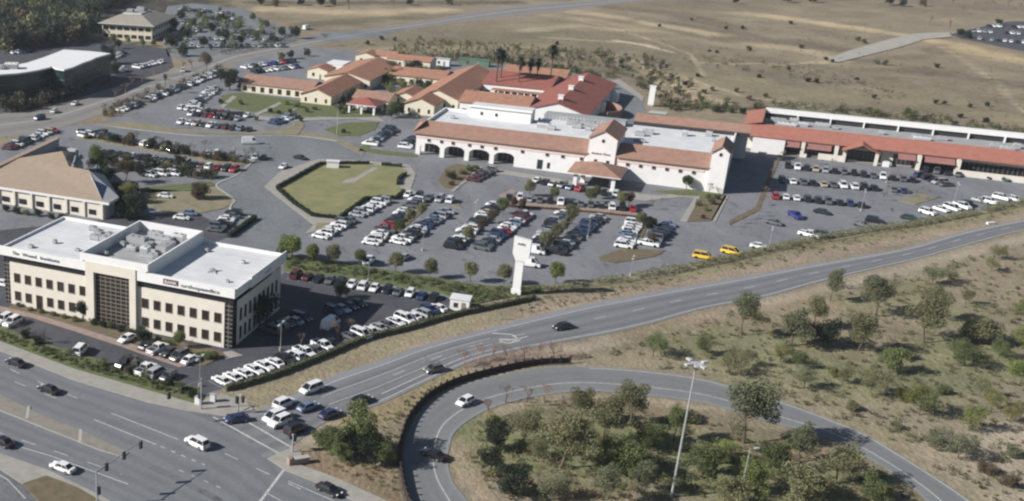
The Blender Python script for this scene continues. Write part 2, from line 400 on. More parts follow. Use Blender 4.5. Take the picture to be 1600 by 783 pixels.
# far fields
paint([(640,66),(900,66),(1080,110),(1300,160)], 45, (.205,.19,.135), .8)
paint([(420,14),(560,20),(690,16)], 16, TAN, .9)
paint([(400,4),(800,4)], 12, (.12,.11,.08), .7)
paint([(640,28),(560,32),(480,38)], 12, OLV, .6)
paint([(900,18),(1000,32),(1100,52),(1260,80),(1300,92)], 10, TAN, .8)
paint([(860,24),(930,32),(1000,45),(1150,72)], 9, (.29,.25,.18), .7)
paint([(960,12),(1060,22),(1140,42)], 14, BRN, .7)
paint([(1160,20),(1260,34),(1400,52)], 13, TAN, .7)
paint([(1150,60),(1240,66),(1330,80)], 16, BRN, .75)
paint([(1180,8),(1330,16),(1480,30)], 14, (.25,.215,.155), .6)
paint([(1470,66),(1540,84),(1620,98)], 16, (.35,.29,.18), .9)
paint([(1350,95),(1460,85),(1470,70)], 7, BRN, .5)
paint([(1450,110),(1540,125),(1640,145)], 14, BRN, .7)
paint([(1150,100),(1300,98)], 4, TAN, .8)
paint([(965,64),(1010,72),(1050,82)], 3, PALE, .9)
paint([(850,58),(960,66)], 3, TAN, .6)
paint([(560,80),(700,76),(860,72)], 12, (.27,.235,.165), .8)
paint([(700,60),(780,60),(860,50)], 12, OLV, .45)
paint([(1000,100),(1060,130),(1100,160)], 12, TAN, .6, wob=3)
paint([(1040,165),(1180,170)], 5, GRN, .8)
paint([(560,84),(720,90),(960,112),(1000,120)], 7, GRN, .6, wob=2)
paint([(820,48),(900,40),(990,48)], 8, (.31,.27,.18), .75)
paint([(1100,120),(1250,150),(1420,150),(1600,190)], 16, (.245,.22,.145), .7, wob=2)
paint([(1180,92),(1320,110),(1480,112)], 10, (.20,.17,.13), .6)
paint([(1000,30),(1100,44),(1200,60)], 8, (.185,.155,.125), .7)
paint([(1200,26),(1300,38),(1420,56)], 9, (.36,.31,.20), .75)
for tr_ in ([(700,76),(850,84),(960,92),(1060,118),(1160,150),(1300,172)], [(900,30),(1000,56),(1080,86),(1100,118)], [(1290,96),(1180,104),(1080,96)], [(1450,62),(1500,90),(1560,130),(1600,176)]):
    paint(tr_, 1.6, (.36,.31,.225), .7, 1.0, .6)
paint([(1480,4),(1640,20)], 20, (.22,.18,.14), .8)
paint([(0,30),(120,40),(200,2)], 70, (.07,.072,.045), .9)
paint([(0,160),(110,140)], 14, (.10,.085,.06), .8)
paint([(160,165),(260,135),(340,105)], 6, (.20,.165,.12), .9)
paint([(140,190),(260,140),(350,108)], 5, (.23,.19,.14), .6)
# around the foreground roads
paint([(480,600),(640,548),(800,508),(960,458),(1100,436),(1300,392),(1620,326)], 5.5, PINK, .85)
paint([(880,452),(1000,444),(1100,424),(1250,390),(1450,356),(1620,322)], 3, (.21,.20,.11), .8)
paint([(380,624),(520,575),(640,528),(780,492)], 3.5, (.27,.24,.15), .8)
paint([(470,690),(560,640),(680,600),(900,545),(1100,498),(1300,450),(1620,368)], 3.2, PALE, .8)
paint([(560,660),(640,620),(700,592)], 7, (.30,.245,.14), .9)
paint([(500,735),(600,750),(620,770)], 8, (.22,.165,.11), .9)
paint([(740,565),(820,556),(900,556)], 4, (.22,.165,.135), .9)
paint([(950,560),(1100,560),(1230,610),(1400,690),(1560,790)], 5, (.28,.245,.16), .8)
paint([(1000,520),(1200,500),(1300,470)], 10, (.24,.19,.125), .7)
paint([(1300,540),(1500,450),(1620,430)], 16, (.255,.215,.14), .6)
paint([(1100,540),(1250,580),(1400,600),(1600,560)], 15, (.20,.20,.11), .6)
paint([(1200,560),(1330,620),(1500,640)], 8, TAN, .35, wob=3)
paint([(1500,730),(1620,700),(1620,790)], 10, (.37,.32,.25), .8, wob=2.5)
# inside the loop
paint([(800,700),(1000,690),(1200,720),(1300,760)], 26, (.185,.165,.10), .9)
paint([(860,640),(1000,640),(1100,660)], 6, (.24,.18,.13), .6)
paint([(722,690),(722,730),(760,780)], 3.2, (.34,.275,.20), .9)
paint([(745,650),(800,636),(900,622),(1000,626),(1120,640)], 2.2, (.36,.30,.22), .8)
paint([(1150,700),(1230,705),(1300,710)], 5, (.27,.19,.14), .7)
paint([(1100,780),(1180,758),(1260,735)], 2.6, TAN, .8)
paint([(850,760),(960,780)], 7, (.24,.20,.13), .7, wob=2)
paint([(790,700),(900,680),(1010,690),(1100,710),(1200,740)], 18, (.175,.19,.095), .88, wob=2)
paint([(1250,700),(1330,740)], 8, (.20,.20,.11), .6, wob=2)
paint([(1180,540),(1330,580),(1480,560),(1620,580)], 15, (.195,.20,.11), .75, wob=2)
paint([(1100,600),(1200,600)], 4, (.21,.205,.12), .6)
paint([(1330,480),(1420,460),(1500,500)], 11, (.195,.195,.11), .7, wob=2)
g_ = colr.mean(axis=2, keepdims=True); colr = colr*(1+.85*(g_/.2-1)*(Y[..., None] > 380))*np.where(Y[..., None] > 380, np.array((1.0,.965,.92)), 1); colr = np.clip(colr*np.array((.90,.885,.87)), .03, .6)
# relief: eroded gulch behind the shops, low bumps in the open fields
gul = np.clip(1-dist_poly(wxy([(965,88),(1010,108),(1045,130),(1075,150)]))/16, 0, 1)
zz = -(np.abs(vnoise(5, 9)-.5)*2)*gul*2.2
far = np.clip(1-dist_poly(wxy([(1080,60),(1300,120),(1560,140)]))/70, 0, 1)
zz += (vnoise(22, 11)-.5)*far*1.6
zz -= .02
nr, ncn = shp
idx = np.arange(nr*ncn).reshape(shp)
fc = np.stack([idx[:-1,:-1], idx[:-1,1:], idx[1:,1:], idx[1:,:-1]], -1).reshape(-1, 4)
me = bpy.data.meshes.new('ground')
me.vertices.add(nr*ncn); me.vertices.foreach_set('co', np.stack([X, Y, zz], -1).astype('f').ravel())
me.loops.add(fc.size); me.loops.foreach_set('vertex_index', fc.ravel().astype('i'))
me.polygons.add(len(fc)); me.polygons.foreach_set('loop_start', np.arange(0, fc.size, 4, dtype='i'))
me.polygons.foreach_set('loop_total', np.full(len(fc), 4, 'i')); me.polygons.foreach_set('use_smooth', np.ones(len(fc), bool))
me.update(calc_edges=True)
at = me.color_attributes.new('Col', 'FLOAT_COLOR', 'POINT')
at.data.foreach_set('color', np.concatenate([colr, np.ones(shp+(1,))], -1).astype('f').ravel())
me.materials.append(M['terrain']); tag(link('ground', me), kind='structure')

# ================================================================== ROADS AND PAVING
# the paved shopping district
sheet('parking_lot', [(-140,205),(0,228),(60,200),(150,193),(240,160),(345,116),(380,92),(480,74),(570,80),(700,92),(880,112),(955,124),(985,138),(1004,156),(1012,185),(1180,212),(1600,262),(1760,285),(1760,296),(1600,314),(1456,343),(1248,376),(1083,411),(1000,430),(929,438),(853,447),(830,455),(760,470),(735,478),(700,492),(560,532),(480,563),(352,606),(318,622),(240,600),(116,566),(0,522),(-140,470)], .02, M['lot'])
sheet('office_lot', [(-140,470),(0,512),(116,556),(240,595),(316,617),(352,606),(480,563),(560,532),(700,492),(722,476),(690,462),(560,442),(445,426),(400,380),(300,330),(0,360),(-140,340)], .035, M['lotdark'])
sheet('drive', [(396,252),(368,276),(337,290),(366,315),(358,326),(398,341),(357,371),(300,395),(440,430),(487,385),(478,365),(491,350),(462,325),(415,292),(440,270),(498,250),(560,246),(600,238),(545,222),(527,219),(499,214),(465,212),(392,211),(300,211),(164,196),(120,203),(150,211),(213,221),(300,237)], .055, M['lotroad'])
sheet('parking_lot', [(262,88),(300,97),(345,88),(455,68),(468,58),(450,44),(400,25),(380,14),(300,5),(262,10),(250,40)], .02, M['lotroad'])
sheet('parking_lot', [(-120,200),(-120,90),(0,60),(100,50),(150,62),(262,76),(272,105),(255,114),(150,150),(110,158),(0,182)], .02, M['lotdark'])
sheet('parking_lot', [(1484,54),(1524,44),(1572,34),(1720,30),(1720,100),(1600,80),(1558,72),(1500,60)], .02, M['lotdark'])
sheet('track', [(1290,95),(1310,98),(1403,75),(1445,62),(1487,58),(1482,51),(1431,53),(1389,62),(1319,82)], .25, mat('pale_track', (.33,.315,.28), .95, var=.1, scale=.2))
# distant highway, upper left to top
up6 = wpts([(-160,182),(0,178),(77,167),(110,157),(217,125),(300,101),(350,84),(462,64),(547,50),(659,33),(800,10),(911,2),(1100,-10)], step=8)
lo6 = wpts([(-160,222),(0,215),(90,200),(165,176),(255,143),(340,114),(365,98),(470,76),(547,61),(659,43),(800,25),(892,15),(1000,2),(1100,0)], step=8)
def p6(t, s): return 1-.18*math.exp(-((t-.3)/.08)**2)-.18*math.exp(-((t-.72)/.08)**2)
ribbon('highway', up6, lo6, .03, p6, (.215,.205,.195), n=160, across=16)
b = MB(); strip_line(b, lerp_curve(up6, lo6, .5), .5, .05, M['paint']); tag(b.build('highway_marking'), kind='structure')
sheet('road', [(470,62),(507,50),(600,47),(640,44),(600,56),(520,66)], .045, M['lotroad'])

# the big arterial in the foreground
sheet('arterial_road', [(-140,505),(0,549),(116,595),(232,630),(294,643),(352,651),(397,641),(430,660),(456,699),(440,712),(446,735),(512,761),(553,783),(660,835),(700,900),(-160,900)], .03, asphalt('arterial_asphalt', (.165,.172,.182), (.118,.124,.134), .06, .7, R(-33)))
def p1(t, s):
    q = 1.0
    for c in (.16, .40, .62, .84): q -= .15*math.exp(-((t-c)/.06)**2)
    return q-(.10 if .22 < t < .27 else 0)*0
base1 = (.162,.17,.183)
ribbon('arterial_lanes', wpts([(-140,506),(0,550),(116,596),(232,631),(294,644),(420,702),(446,736),(512,762),(600,810),(700,860)], step=4), wpts([(-140,570),(0,616),(66,649),(128,672),(201,707),(330,770),(460,845),(600,905)], step=4), .04, p1, base1, n=150, across=24)
ribbon('arterial_lanes', wpts([(-140,599),(0,643),(77,674),(155,705),(193,716),(320,775),(450,850)], step=4), wpts([(-140,664),(0,708),(77,735),(155,773),(240,818),(330,875)], step=4), .04, p1, base1, n=120, across=24)
up2 = wpts([(352,653),(397,642),(432,630),(466,613),(518,588),(599,561),(662,539),(740,519),(829,496),(918,475),(1033,454),(1100,443),(1256,415),(1412,388),(1506,362),(1600,343),(1760,312)], step=3)
lo2 = wpts([(412,716),(456,698),(474,683),(501,664),(541,649),(599,630),(665,598),(740,564),(800,549),(880,534),(957,520),(1018,506),(1100,483),(1194,465),(1272,443),(1350,424),(1444,402),(1537,376),(1600,360),(1760,328)], step=3)
def p2(t, s):
    q = 1.0
    for c in (.33, .62, .84): q -= .22*math.exp(-((t-c)/.065)**2)
    if t < .13: q += .22
    return q+(.12 if t > .95 else 0)
ribbon('crossing_road', up2, lo2, .047, p2, (.172,.178,.188), n=260, across=24)
ou3 = wpts([(665,860),(648,810),(639,773),(631,721),(634,690),(646,658),(671,630),(702,611),(747,595),(825,578),(887,573),(981,577),(1075,588),(1137,602),(1225,629),(1287,652),(1350,678),(1412,715),(1475,755),(1516,783),(1620,860)], step=2)
in3 = wpts([(800,860),(731,783),(709,755),(700,724),(702,700),(712,674),(744,650),(780,634),(831,621),(887,613),(940,612),(981,616),(1059,624),(1116,634),(1209,662),(1275,678),(1319,697),(1381,731),(1428,765),(1447,783),(1510,850)], step=2)
def p3(t, s): return 1-.12*math.exp(-((t-.30)/.1)**2)-.1*math.exp(-((t-.52)/.08)**2)+(.2 if t > .93 or t < .05 else 0)
ribbon('loop_ramp', ou3, in3, .05, p3, (.172,.18,.185), n=240, across=20)
b = MB()
strip_line(b, lerp_curve(ou3, in3, .66)[10:], .22, .062, M['paint'])
strip_line(b, lerp_curve(ou3, in3, .06)[100:], .22, .062, M['paint'])
tag(b.build('ramp_marking'), kind='structure')
b = MB()
strip_line(b, lerp_curve(up2, lo2, .15)[14:], .22, .058, M['paint'])
strip_line(b, lerp_curve(up2, lo2, .93)[20:], .2, .058, M['paint'])
strip_line(b, lerp_curve(up2, lo2, .50)[26:], .2, .058, M['paint'], dash=(3.5, 8))
strip_line(b, lerp_curve(up2, lo2, .38)[14:46], .18, .058, M['paint'])
strip_line(b, lerp_curve(up2, lo2, .62)[14:52], .18, .058, M['paint'])
strip_line(b, lerp_curve(up2, lo2, .80)[22:46], .25, .058, M['paint'])
for a, c in (((333,652),(436,709)),((389,661),(456,700))): strip_line(b, wpts([a, c], False), .38, .062, M['paint'])
strip_line(b, wpts([(769,521),(800,523),(812,532),(793,537),(780,533)], False), .5, .062, M['paint'])
strip_line(b, wpts([(780,531),(806,531)], False), .7, .066, M['paint'])
strip_line(b, wpts([(806,531),(824,526)], False), .35, .062, M['paint'])
tag(b.build('road_marking'), kind='structure')
b = MB()
for px, wd, ds in (([(443,735),(405,786)], .45, None), ([(147,656),(244,695)], .22, None), ([(174,646),(278,687)], .22, None),
        ([(-60,560),(0,588),(104,629)], .2, (3,5)), ([(-60,540),(30,584),(124,624)], .2, (3,5)), ([(251,698),(320,727)], .25, (1,1.3)),
        ([(300,690),(345,706),(470,765)], .2, (3,4)), ([(-60,672),(77,712),(200,757)], .22, None), ([(-60,655),(0,677),(150,727),(190,742)], .2, (3,4)),
        ([(450,752),(560,800)], .2, None), ([(415,770),(470,800)], .2, None), ([(280,735),(350,765)], .2, (1,1.6)),
        ([(40,780),(12,750),(-40,720)], .2, None)):
    strip_line(b, wpts(px, False), wd, .054, M['paint'], dash=ds)
tag(b.build('arterial_marking'), kind='structure')
# raised median with painted nose
slab('median_strip', [(-140,570),(0,617),(66,650),(128,673),(201,708),(193,715),(155,704),(77,673),(0,642),(-140,598)], .0, .16, M['kerb'], top=M['median'])
b = MB()
for a, c in (((45,636),(42,655)),((126,672),(125,691))): strip_line(b, wpts([a, c], False), .55, .175, M['kerb'])
tag(b.build('median_joint'), kind='structure')
slab('pavement', [(-140,505),(0,549),(116,595),(232,630),(294,643),(352,651),(397,641),(384,627),(345,617),(322,624),(309,633),(240,613),(116,577),(0,534),(-140,488)], 0, .14, M['concrete'])
slab('pavement', [(-140,665),(0,709),(77,736),(155,774),(205,800),(100,800),(35,757),(0,734),(-140,695)], 0, .14, M['concrete'])
slab('verge', [(35,757),(72,744),(120,762),(185,800),(80,805)], .0, .17, M['bark_mulch'])
slab('pavement', [(418,717),(440,706),(456,700),(472,709),(466,726),(524,747),(599,781),(660,812),(600,812),(553,784),(512,762),(446,736)], 0, .14, M['concrete'])

# green strips, planters, lawn
slab('verge', [(-140,455),(0,510),(60,534),(130,555),(200,577),(250,590),(310,607),(318,622),(309,633),(240,613),(116,577),(0,534),(-140,488)], 0, .16, M['grass'])
slab('planting_bed', [(440,398),(500,405),(560,415),(640,428),(700,438),(770,448),(850,446),(850,456),(770,470),(735,478),(690,459),(560,438),(444,424)], 0, .16, M['grass'])
slab('verge', [(846,449),(929,439),(1041,423),(1150,400),(1248,378),(1456,345),(1600,315),(1760,298),(1760,306),(1600,323),(1450,351),(1250,386),(1150,408),(1041,432),(929,448),(850,458)], 0, .12, M['drygrass'])
slab('planting_bed', [(22,476),(60,484),(137,502),(213,519),(347,550),(352,556),(320,572),(300,572),(268,552),(190,530),(130,513),(60,492),(12,482)], 0, .15, M['bark_mulch'])
slab('path', [(-40,470),(22,484),(60,493),(130,514),(200,536),(270,560),(296,573),(280,574),(190,542),(120,519),(50,497),(-40,479)], 0, .13, M['brickpath'])
slab('path', [(347,551),(362,549),(380,556),(352,562)], 0, .13, M['concrete'])
b2 = MB()
for px_ in ([(398,251),(368,275),(338,289),(352,302),(367,315),(359,326),(398,341)], [(164,197),(300,212),(392,213),(465,213),(527,221)], [(120,204),(150,212),(213,223),(300,240),(380,250),(398,251)]):
    W_ = wpts(px_, True, 3)
    for p_, q_ in zip(W_[:-1], W_[1:]):
        n_ = (q_-p_).normalized(); n_ = Vector((-n_.y, n_.x, 0))*.28
        b2.prism([tuple((p_-n_)[:2]), tuple((q_-n_)[:2]), tuple((q_+n_)[:2]), tuple((p_+n_)[:2])], 0, .19, M['kerb'])
tag(b2.build('kerb'), kind='structure')
# sidewalk ring and lawn
slab('pavement', [(413,292),(438,268),(498,249),(560,251),(640,258),(650,272),(642,296),(655,303),(630,306),(600,315),(530,348),(494,350),(492,362),(476,366),(490,352),(462,330)], 0, .14, M['concrete'])
slab('lawn', [(433,294),(501,257),(537,258),(577,258),(628,263),(636,272),(624,281),(622,289),(630,299),(619,310),(602,310),(571,313),(530,342),(490,338)], 0, .18, M['lawn'], smooth=True)
sheet('path', [(582,262),(592,263),(570,275),(553,287),(534,287),(540,281),(556,278)], .20, M['concrete'])
slab('verge', [(494,350),(530,348),(560,336),(520,362),(500,368),(492,362)], 0, .17, M['drygrass'])
# left lots
slab('verge', [(164,198),(150,194),(200,190),(300,205),(392,207),(440,203),(470,190),(476,196),(466,211),(392,210),(300,209)], 0, .15, M['drygrass'])
slab('verge', [(135,210),(213,224),(300,240),(380,250),(396,252),(368,262),(290,246),(200,230),(120,216)], 0, .15, M['drygrass'])
slab('verge', [(216,300),(240,296),(300,300),(337,291),(368,316),(350,326),(300,336),(250,330),(225,318)], 0, .15, M['drygrass'])
slab('verge', [(190,300),(240,292),(330,284),(337,290),(300,298),(240,302)], 0, .15, M['grass'])
slab('verge', [(470,206),(527,215),(545,223),(572,237),(566,242),(540,230),(525,221),(468,212)], 0, .14, M['drygrass'])
slab('verge', [(506,203),(540,192),(592,191),(586,203),(560,213),(530,213)], 0, .14, M['grass'], smooth=False)
slab('lawn', [(345,150),(380,146),(470,158),(540,168),(600,180),(560,184),(470,182),(400,176),(350,168)], 0, .15, M['grass'], smooth=True)
slab('path', [(345,166),(363,150),(370,152),(350,168)], 0, .17, M['concrete'])
slab('path', [(398,178),(420,168),(436,160),(440,162),(424,171),(404,180)], 0, .17, M['concrete'])
slab('pavement', [(396,181),(450,186),(495,184),(500,178),(590,182),(600,190),(560,186),(495,188),(450,191),(396,186)], 0, .13, M['concrete'])
slab('verge', [(578,216),(560,236),(600,242),(652,246),(652,241),(600,236),(575,232),(588,212)], 0, .14, M['grass'])
slab('planting_bed', [(684,283),(696,264),(712,256),(748,262),(740,270),(706,297),(694,294)], 0, .16, M['bark_mulch'])
slab('path', [(704,298),(750,262),(756,263),(710,299)], 0, .16, M['concrete'])
slab('path', [(1062,346),(1090,302),(1096,303),(1073,347)], 0, .15, M['concrete'])
slab('planting_bed', [(1073,347),(1096,303),(1136,306),(1113,346)], 0, .15, M['bark_mulch'])
slab('path', [(1110,347),(1132,306),(1138,307),(1118,347)], 0, .15, M['concrete'])
slab('pavement', [(760,262),(900,284),(900,290),(760,268)], 0, .13, M['concrete'])
slab('pavement', [(970,300),(1030,306),(1090,300),(1132,308),(1128,312),(1070,308),(1010,314),(960,308)], 0, .13, M['concrete'])
slab('planting_bed', [(1020,299),(1080,297),(1130,304),(1128,309),(1060,306)], 0, .16, M['grass'])
slab('planting_bed', [(1140,352),(1185,330),(1222,240),(1216,238),(1180,325),(1138,346)], 0, .16, M['bark_mulch'])
slab('pavement', [(1196,236),(1320,252),(1480,266),(1600,284),(1760,300),(1760,292),(1600,272),(1480,258),(1320,244),(1200,230)], 0, .14, M['concrete'])
slab('planting_bed', [(936,402),(975,388),(1040,392),(1022,402),(960,412),(938,408)], 0, .15, M['bark_mulch'])
slab('planting_bed', [(790,317),(830,314),(990,332),(1018,340),(1005,342),(900,332),(800,324),(780,326)], 0, .15, M['brickpath'])
slab('planting_bed', [(1400,313),(1440,303),(1465,310),(1430,320)], 0, .15, M['drygrass'])
slab('planting_bed', [(700,310),(715,316),(722,326),(706,322)], 0, .15, M['drygrass'])
slab('planting_bed', [(780,305),(800,296),(808,300),(790,312)], 0, .15, M['brickpath'])
for (x0,y0,x1,y1) in ((600,378,663,325),(722,382,782,322),(842,394,893,340),(992,382,1008,350)):
    p = G(x0,y0); q = G(x1,y1); d = (q-p).normalized(); n_ = Vector((-d.y,d.x,0))*.9
    bb = MB(); bb.prism([tuple((p-n_)[:2]),tuple((q-n_)[:2]),tuple((q+n_)[:2]),tuple((p+n_)[:2])], 0, .15, M['kerb'], M['bark_mulch'])
    tag(bb.build('planting_bed'), kind='structure')
sheet('path', [(955,126),(968,124),(1006,152),(1004,160),(996,152)], .15, M['concrete'])
sheet('service_road', [(960,135),(985,140),(1003,158),(1008,186),(960,200),(930,190)], .045, M['lotroad'])

# ================================================================== BUILDINGS
def frame(name, px, ang, label, cat, z=0, world=None, **kw):
    p = world if world else G(*px); r = empty(name, (p.x, p.y, z), R(ang)); return tag(r, label, cat, **kw)
def local(root, px, z):
    v = G(px[0], px[1], z)-root.location; a = root.rotation_euler.z
    return v.x*math.cos(a)+v.y*math.sin(a), -v.x*math.sin(a)+v.y*math.cos(a)
def gable(b, x0, x1, y0, y1, ze, zr, m, wall, axis='y', oh=.5, th=.25, zb=0, walls=True):
    """gable-roofed block; ridge runs along axis"""
    if walls:
        b.box(x0, x1, y0, y1, zb, ze, wall)
        if axis == 'y':
            xm = (x0+x1)/2
            for y in (y0, y1): b.face([(x0,y,ze),(x1,y,ze),(xm,y,zr)] if y == y0 else [(x1,y,ze),(x0,y,ze),(xm,y,zr)], wall)
        else:
            ym = (y0+y1)/2
            for x in (x0, x1): b.face([(x,y0,ze),(x,y1,ze),(x,ym,zr)] if x == x1 else [(x,y1,ze),(x,y0,ze),(x,ym,zr)], wall)
    return roof_gable(x0, x1, y0, y1, ze, zr, m, axis, oh, th)
def roof_gable(x0, x1, y0, y1, ze, zr, m, axis, oh, th):
    r = MB(); s = .02
    if axis == 'y':
        xm = (x0+x1)/2; k = (zr-ze)/(xm-x0); dz = k*oh
        for sg, xe in ((-1, x0-oh), (1, x1+oh)):
            lo = [(xe, y0-oh, ze-dz+s), (xe, y1+oh, ze-dz+s)]; hi = [(xm, y1+oh, zr+s), (xm, y0-oh, zr+s)]
            roof_slab(r, lo+hi if sg > 0 else (lo+hi)[::-1], th, m)
    else:
        ym = (y0+y1)/2; k = (zr-ze)/(ym-y0); dz = k*oh
        for sg, ye in ((-1, y0-oh), (1, y1+oh)):
            lo = [(x0-oh, ye, ze-dz+s), (x1+oh, ye, ze-dz+s)]; hi = [(x1+oh, ym, zr+s), (x0-oh, ym, zr+s)]
            roof_slab(r, lo+hi if sg < 0 else (lo+hi)[::-1], th, m)
    return r
def roof_slab(r, q, th, m):
    lo = [(x, y, z) for x, y, z in q]; hi = [(x, y, z+th) for x, y, z in q]; n = len(q)
    r.face(hi, m); r.face(lo[::-1], m)
    for i in range(n):
        j = (i+1) % n; r.face([lo[i], lo[j], hi[j], hi[i]], m)
def hiproof(x0, x1, y0, y1, ze, zr, m, oh=.6, th=.25, flat=None):
    r = MB(); X0, X1, Y0, Y1 = x0-oh, x1+oh, y0-oh, y1+oh
    w_, d_ = X1-X0, Y1-Y0
    if flat: a, b_, c, d = X0+flat, X1-flat, Y0+flat, Y1-flat
    elif w_ >= d_: a, b_, c, d = X0+d_/2, X1-d_/2, (Y0+Y1)/2, (Y0+Y1)/2
    else: a, b_, c, d = (X0+X1)/2, (X0+X1)/2, Y0+w_/2, Y1-w_/2
    z = ze+th
    E_ = [(X0,Y0,z),(X1,Y0,z),(X1,Y1,z),(X0,Y1,z)]; T = [(a,c,zr),(b_,c,zr),(b_,d,zr),(a,d,zr)]
    for i in range(4):
        j = (i+1) % 4; pts = [E_[i], E_[j], T[j], T[i]]
        u = [pts[0]]
        for q in pts[1:]:
            if (Vector(q)-Vector(u[-1])).length > 1e-4: u.append(q)
        if (Vector(u[0])-Vector(u[-1])).length < 1e-4: u.pop()
        r.face(u, m)
    if flat: r.face(T, m)
    B_ = [(X0,Y0,ze),(X1,Y0,ze),(X1,Y1,ze),(X0,Y1,ze)]
    r.face(B_[::-1], m)
    for i in range(4):
        j = (i+1) % 4; r.face([B_[i], B_[j], E_[j], E_[i]], M['white'])
    return r
def window(root, x, y, z, w_, h, side='f', glass=None, fr=None, name='window', sill=True):
    """recess-framed window standing slightly proud of the wall; side f = faces -y, r = faces +x, l = -x"""
    b = MB(); g = glass or M['bronzeglass']; fr = fr or M['mullion']; t = .10
    def bx(a0, a1, d0, d1, z0, z1, m):
        if side == 'f': b.box(a0, a1, y-d1, y-d0, z0, z1, m)
        elif side == 'r': b.box(x+d0, x+d1, a0, a1, z0, z1, m)
        else: b.box(x-d1, x-d0, a0, a1, z0, z1, m)
    c = x if side == 'f' else y
    bx(c-w_/2, c+w_/2, 0, .03, z, z+h, g)
    bx(c-w_/2-t*.5, c-w_/2, 0, .09, z, z+h, fr); bx(c+w_/2, c+w_/2+t*.5, 0, .09, z, z+h, fr)
    bx(c-w_/2-t*.5, c+w_/2+t*.5, 0, .09, z+h, z+h+t*.5, fr)
    if sill: bx(c-w_/2-t*.5, c+w_/2+t*.5, 0, .14, z-t, z, fr)
    o = b.build(name, root); return o
def text(body, parent, loc, size, m, rz=0, name='lettering', depth=.04, width=None):
    cu = bpy.data.curves.new(name, 'FONT'); cu.body = body; cu.size = size; cu.extrude = depth; cu.offset = .008
    t = bpy.data.objects.new('tmp', cu); COL.objects.link(t)
    bpy.context.view_layer.update()
    me = bpy.data.meshes.new_from_object(t.evaluated_get(bpy.context.evaluated_depsgraph_get()))
    bpy.data.objects.remove(t)
    xs = [v.co.x for v in me.vertices]; sc = width/(max(xs)-min(xs)) if width else 1
    for v in me.vertices: v.co = Vector((v.co.x*sc, -v.co.z, v.co.y))
    me.flip_normals() if False else None
    me.materials.clear(); me.materials.append(m)
    return link(name, me, parent, loc, rz)
def unit(root, x, y, z, sx, sy, h, m=None, name='rooftop_unit'):
    b = MB(); m = m or M['ltmetal']
    b.box(x-sx/2, x+sx/2, y-sy/2, y+sy/2, z+.15, z+h, m)
    b.box(x-sx/2+.1, x+sx/2-.1, y-sy/2+.1, y+sy/2-.1, z, z+.15, M['dark'])
    n = max(1, int(sx/1.3))
    for i in range(n):
        cx = x-sx/2+(i+.5)*sx/n; b.tube((cx, y, z+h), (cx, y, z+h+.14), .42, .42, M['midgrey'], 10)
    b.box(x-sx/2-.02, x+sx/2+.02, y-sy/2-.02, y-sy/2+.06, z+.3, z+h-.3, M['midgrey'])
    return b.build(name, root)

# ---------------------------------------------------------------- foreground medical office block
OF = frame('office_building', (18,474.5), -25.5, 'cream three storey office block with flat white roof and dark glazed entrance bay', 'office building')
x0, x1, D = -1.6, 53.6, 25.0
b = MB()
b.box(0, 19.7, 0, D, 0, 9.75, M['cream']); b.box(31.8, 51.8, 0, D, 0, 9.75, M['cream']); b.box(19.7, 31.8, .6, D, 0, 12.2, M['cream'])
b.build('wall', OF)
for a, c in ((-1.6, 0.), (51.8, 53.5)):
    b = MB(); b.box(a, c, .25, 2.4, 0, 9.75, M['glass'])
    for z in np.arange(.6, 9.7, .95): b.box(a-.04 if a < 0 else a, c if a < 0 else c+.04, .19, .25, z, z+.12, M['mullion'])
    b.box((a+c)/2-.05, (a+c)/2+.05, .17, .25, 0, 9.75, M['mullion']); b.build('corner_glazing', OF)
b = MB(); b.box(51.8, 53.5, 2.4, D, 0, 9.75, M['cream']); b.build('side_wall', OF); b = MB(); b.box(-1.6, 0, 2.4, D, 0, 9.75, M['cream']); b.build('side_wall', OF)
for a, c in ((-1.6, 19.7), (31.8, 53.5)):
    b = MB(); b.box(a, c, .3, D-.3, 9.75, 11.3, M['glass'])
    n = int((c-a)/1.45)
    for i in range(n+1): b.box(a+i*(c-a)/n-.05, a+i*(c-a)/n+.05, .24, .3, 9.75, 11.3, M['dark'])
    b.build('ribbon_window', OF)
# roof deck and parapets
b = MB(); b.box(-1.9, 18.5, -.1, D, 11.9, 12.3, M['white'], M['offwhite']); b.box(34.6, 53.8, -.1, D, 11.9, 12.3, M['white'], M['offwhite']); b.build('roof', OF)
b = MB()
b.box(-2.2, 19.6, -.55, -.1, 11.3, 13.3, M['white']); b.box(-2.25, -1.9, -.1, D+.4, 11.3, 12.8, M['white']); b.box(-1.9, 18.5, D, D+.4, 11.3, 12.9, M['white']); b.build('parapet', OF)
b = MB(); b.box(31.9, 54.2, -.55, -.1, 11.3, 13.3, M['white']); b.box(53.8, 54.25, -.1, D+.4, 11.3, 13.1, M['white'])
b.box(34.6, 53.8, D, D+.4, 11.3, 12.9, M['white']); b.box(54.25, 54.5, 7, D+.4, 11.2, 13.6, M['white']); b.build('parapet', OF)
b = MB()   # entrance portal and raised plant screen
b.box(19.7, 21.7, -.75, .6, 0, 13.6, M['cream']); b.box(30.3, 31.8, -.75, .6, 0, 13.6, M['cream']); b.box(21.7, 30.3, -.75, .6, 11.4, 13.6, M['cream'])
b.build('entrance_portal', OF)
b = MB()
b.box(18.4, 34.6, -.6, -.15, 13.6, 15.1, M['white']); b.box(34.2, 34.6, -.15, D, 12.3, 15.1, M['white']); b.box(18.4, 18.8, -.15, D, 12.3, 15.1, M['white'])
b.box(18.8, 34.2, D-.4, D, 12.3, 15.1, M['white']); b.box(31.8, 34.2, -.6, -.15, 13.3, 13.6, M['white'])
b.box(18.8, 34.2, -.15, D-.4, 12.3, 12.9, M['white'], M['greyroof'])
b.build('plant_screen', OF)
b = MB(); b.box(21.7, 30.3, .1, .6, 0, 11.4, M['bronzeglass'])
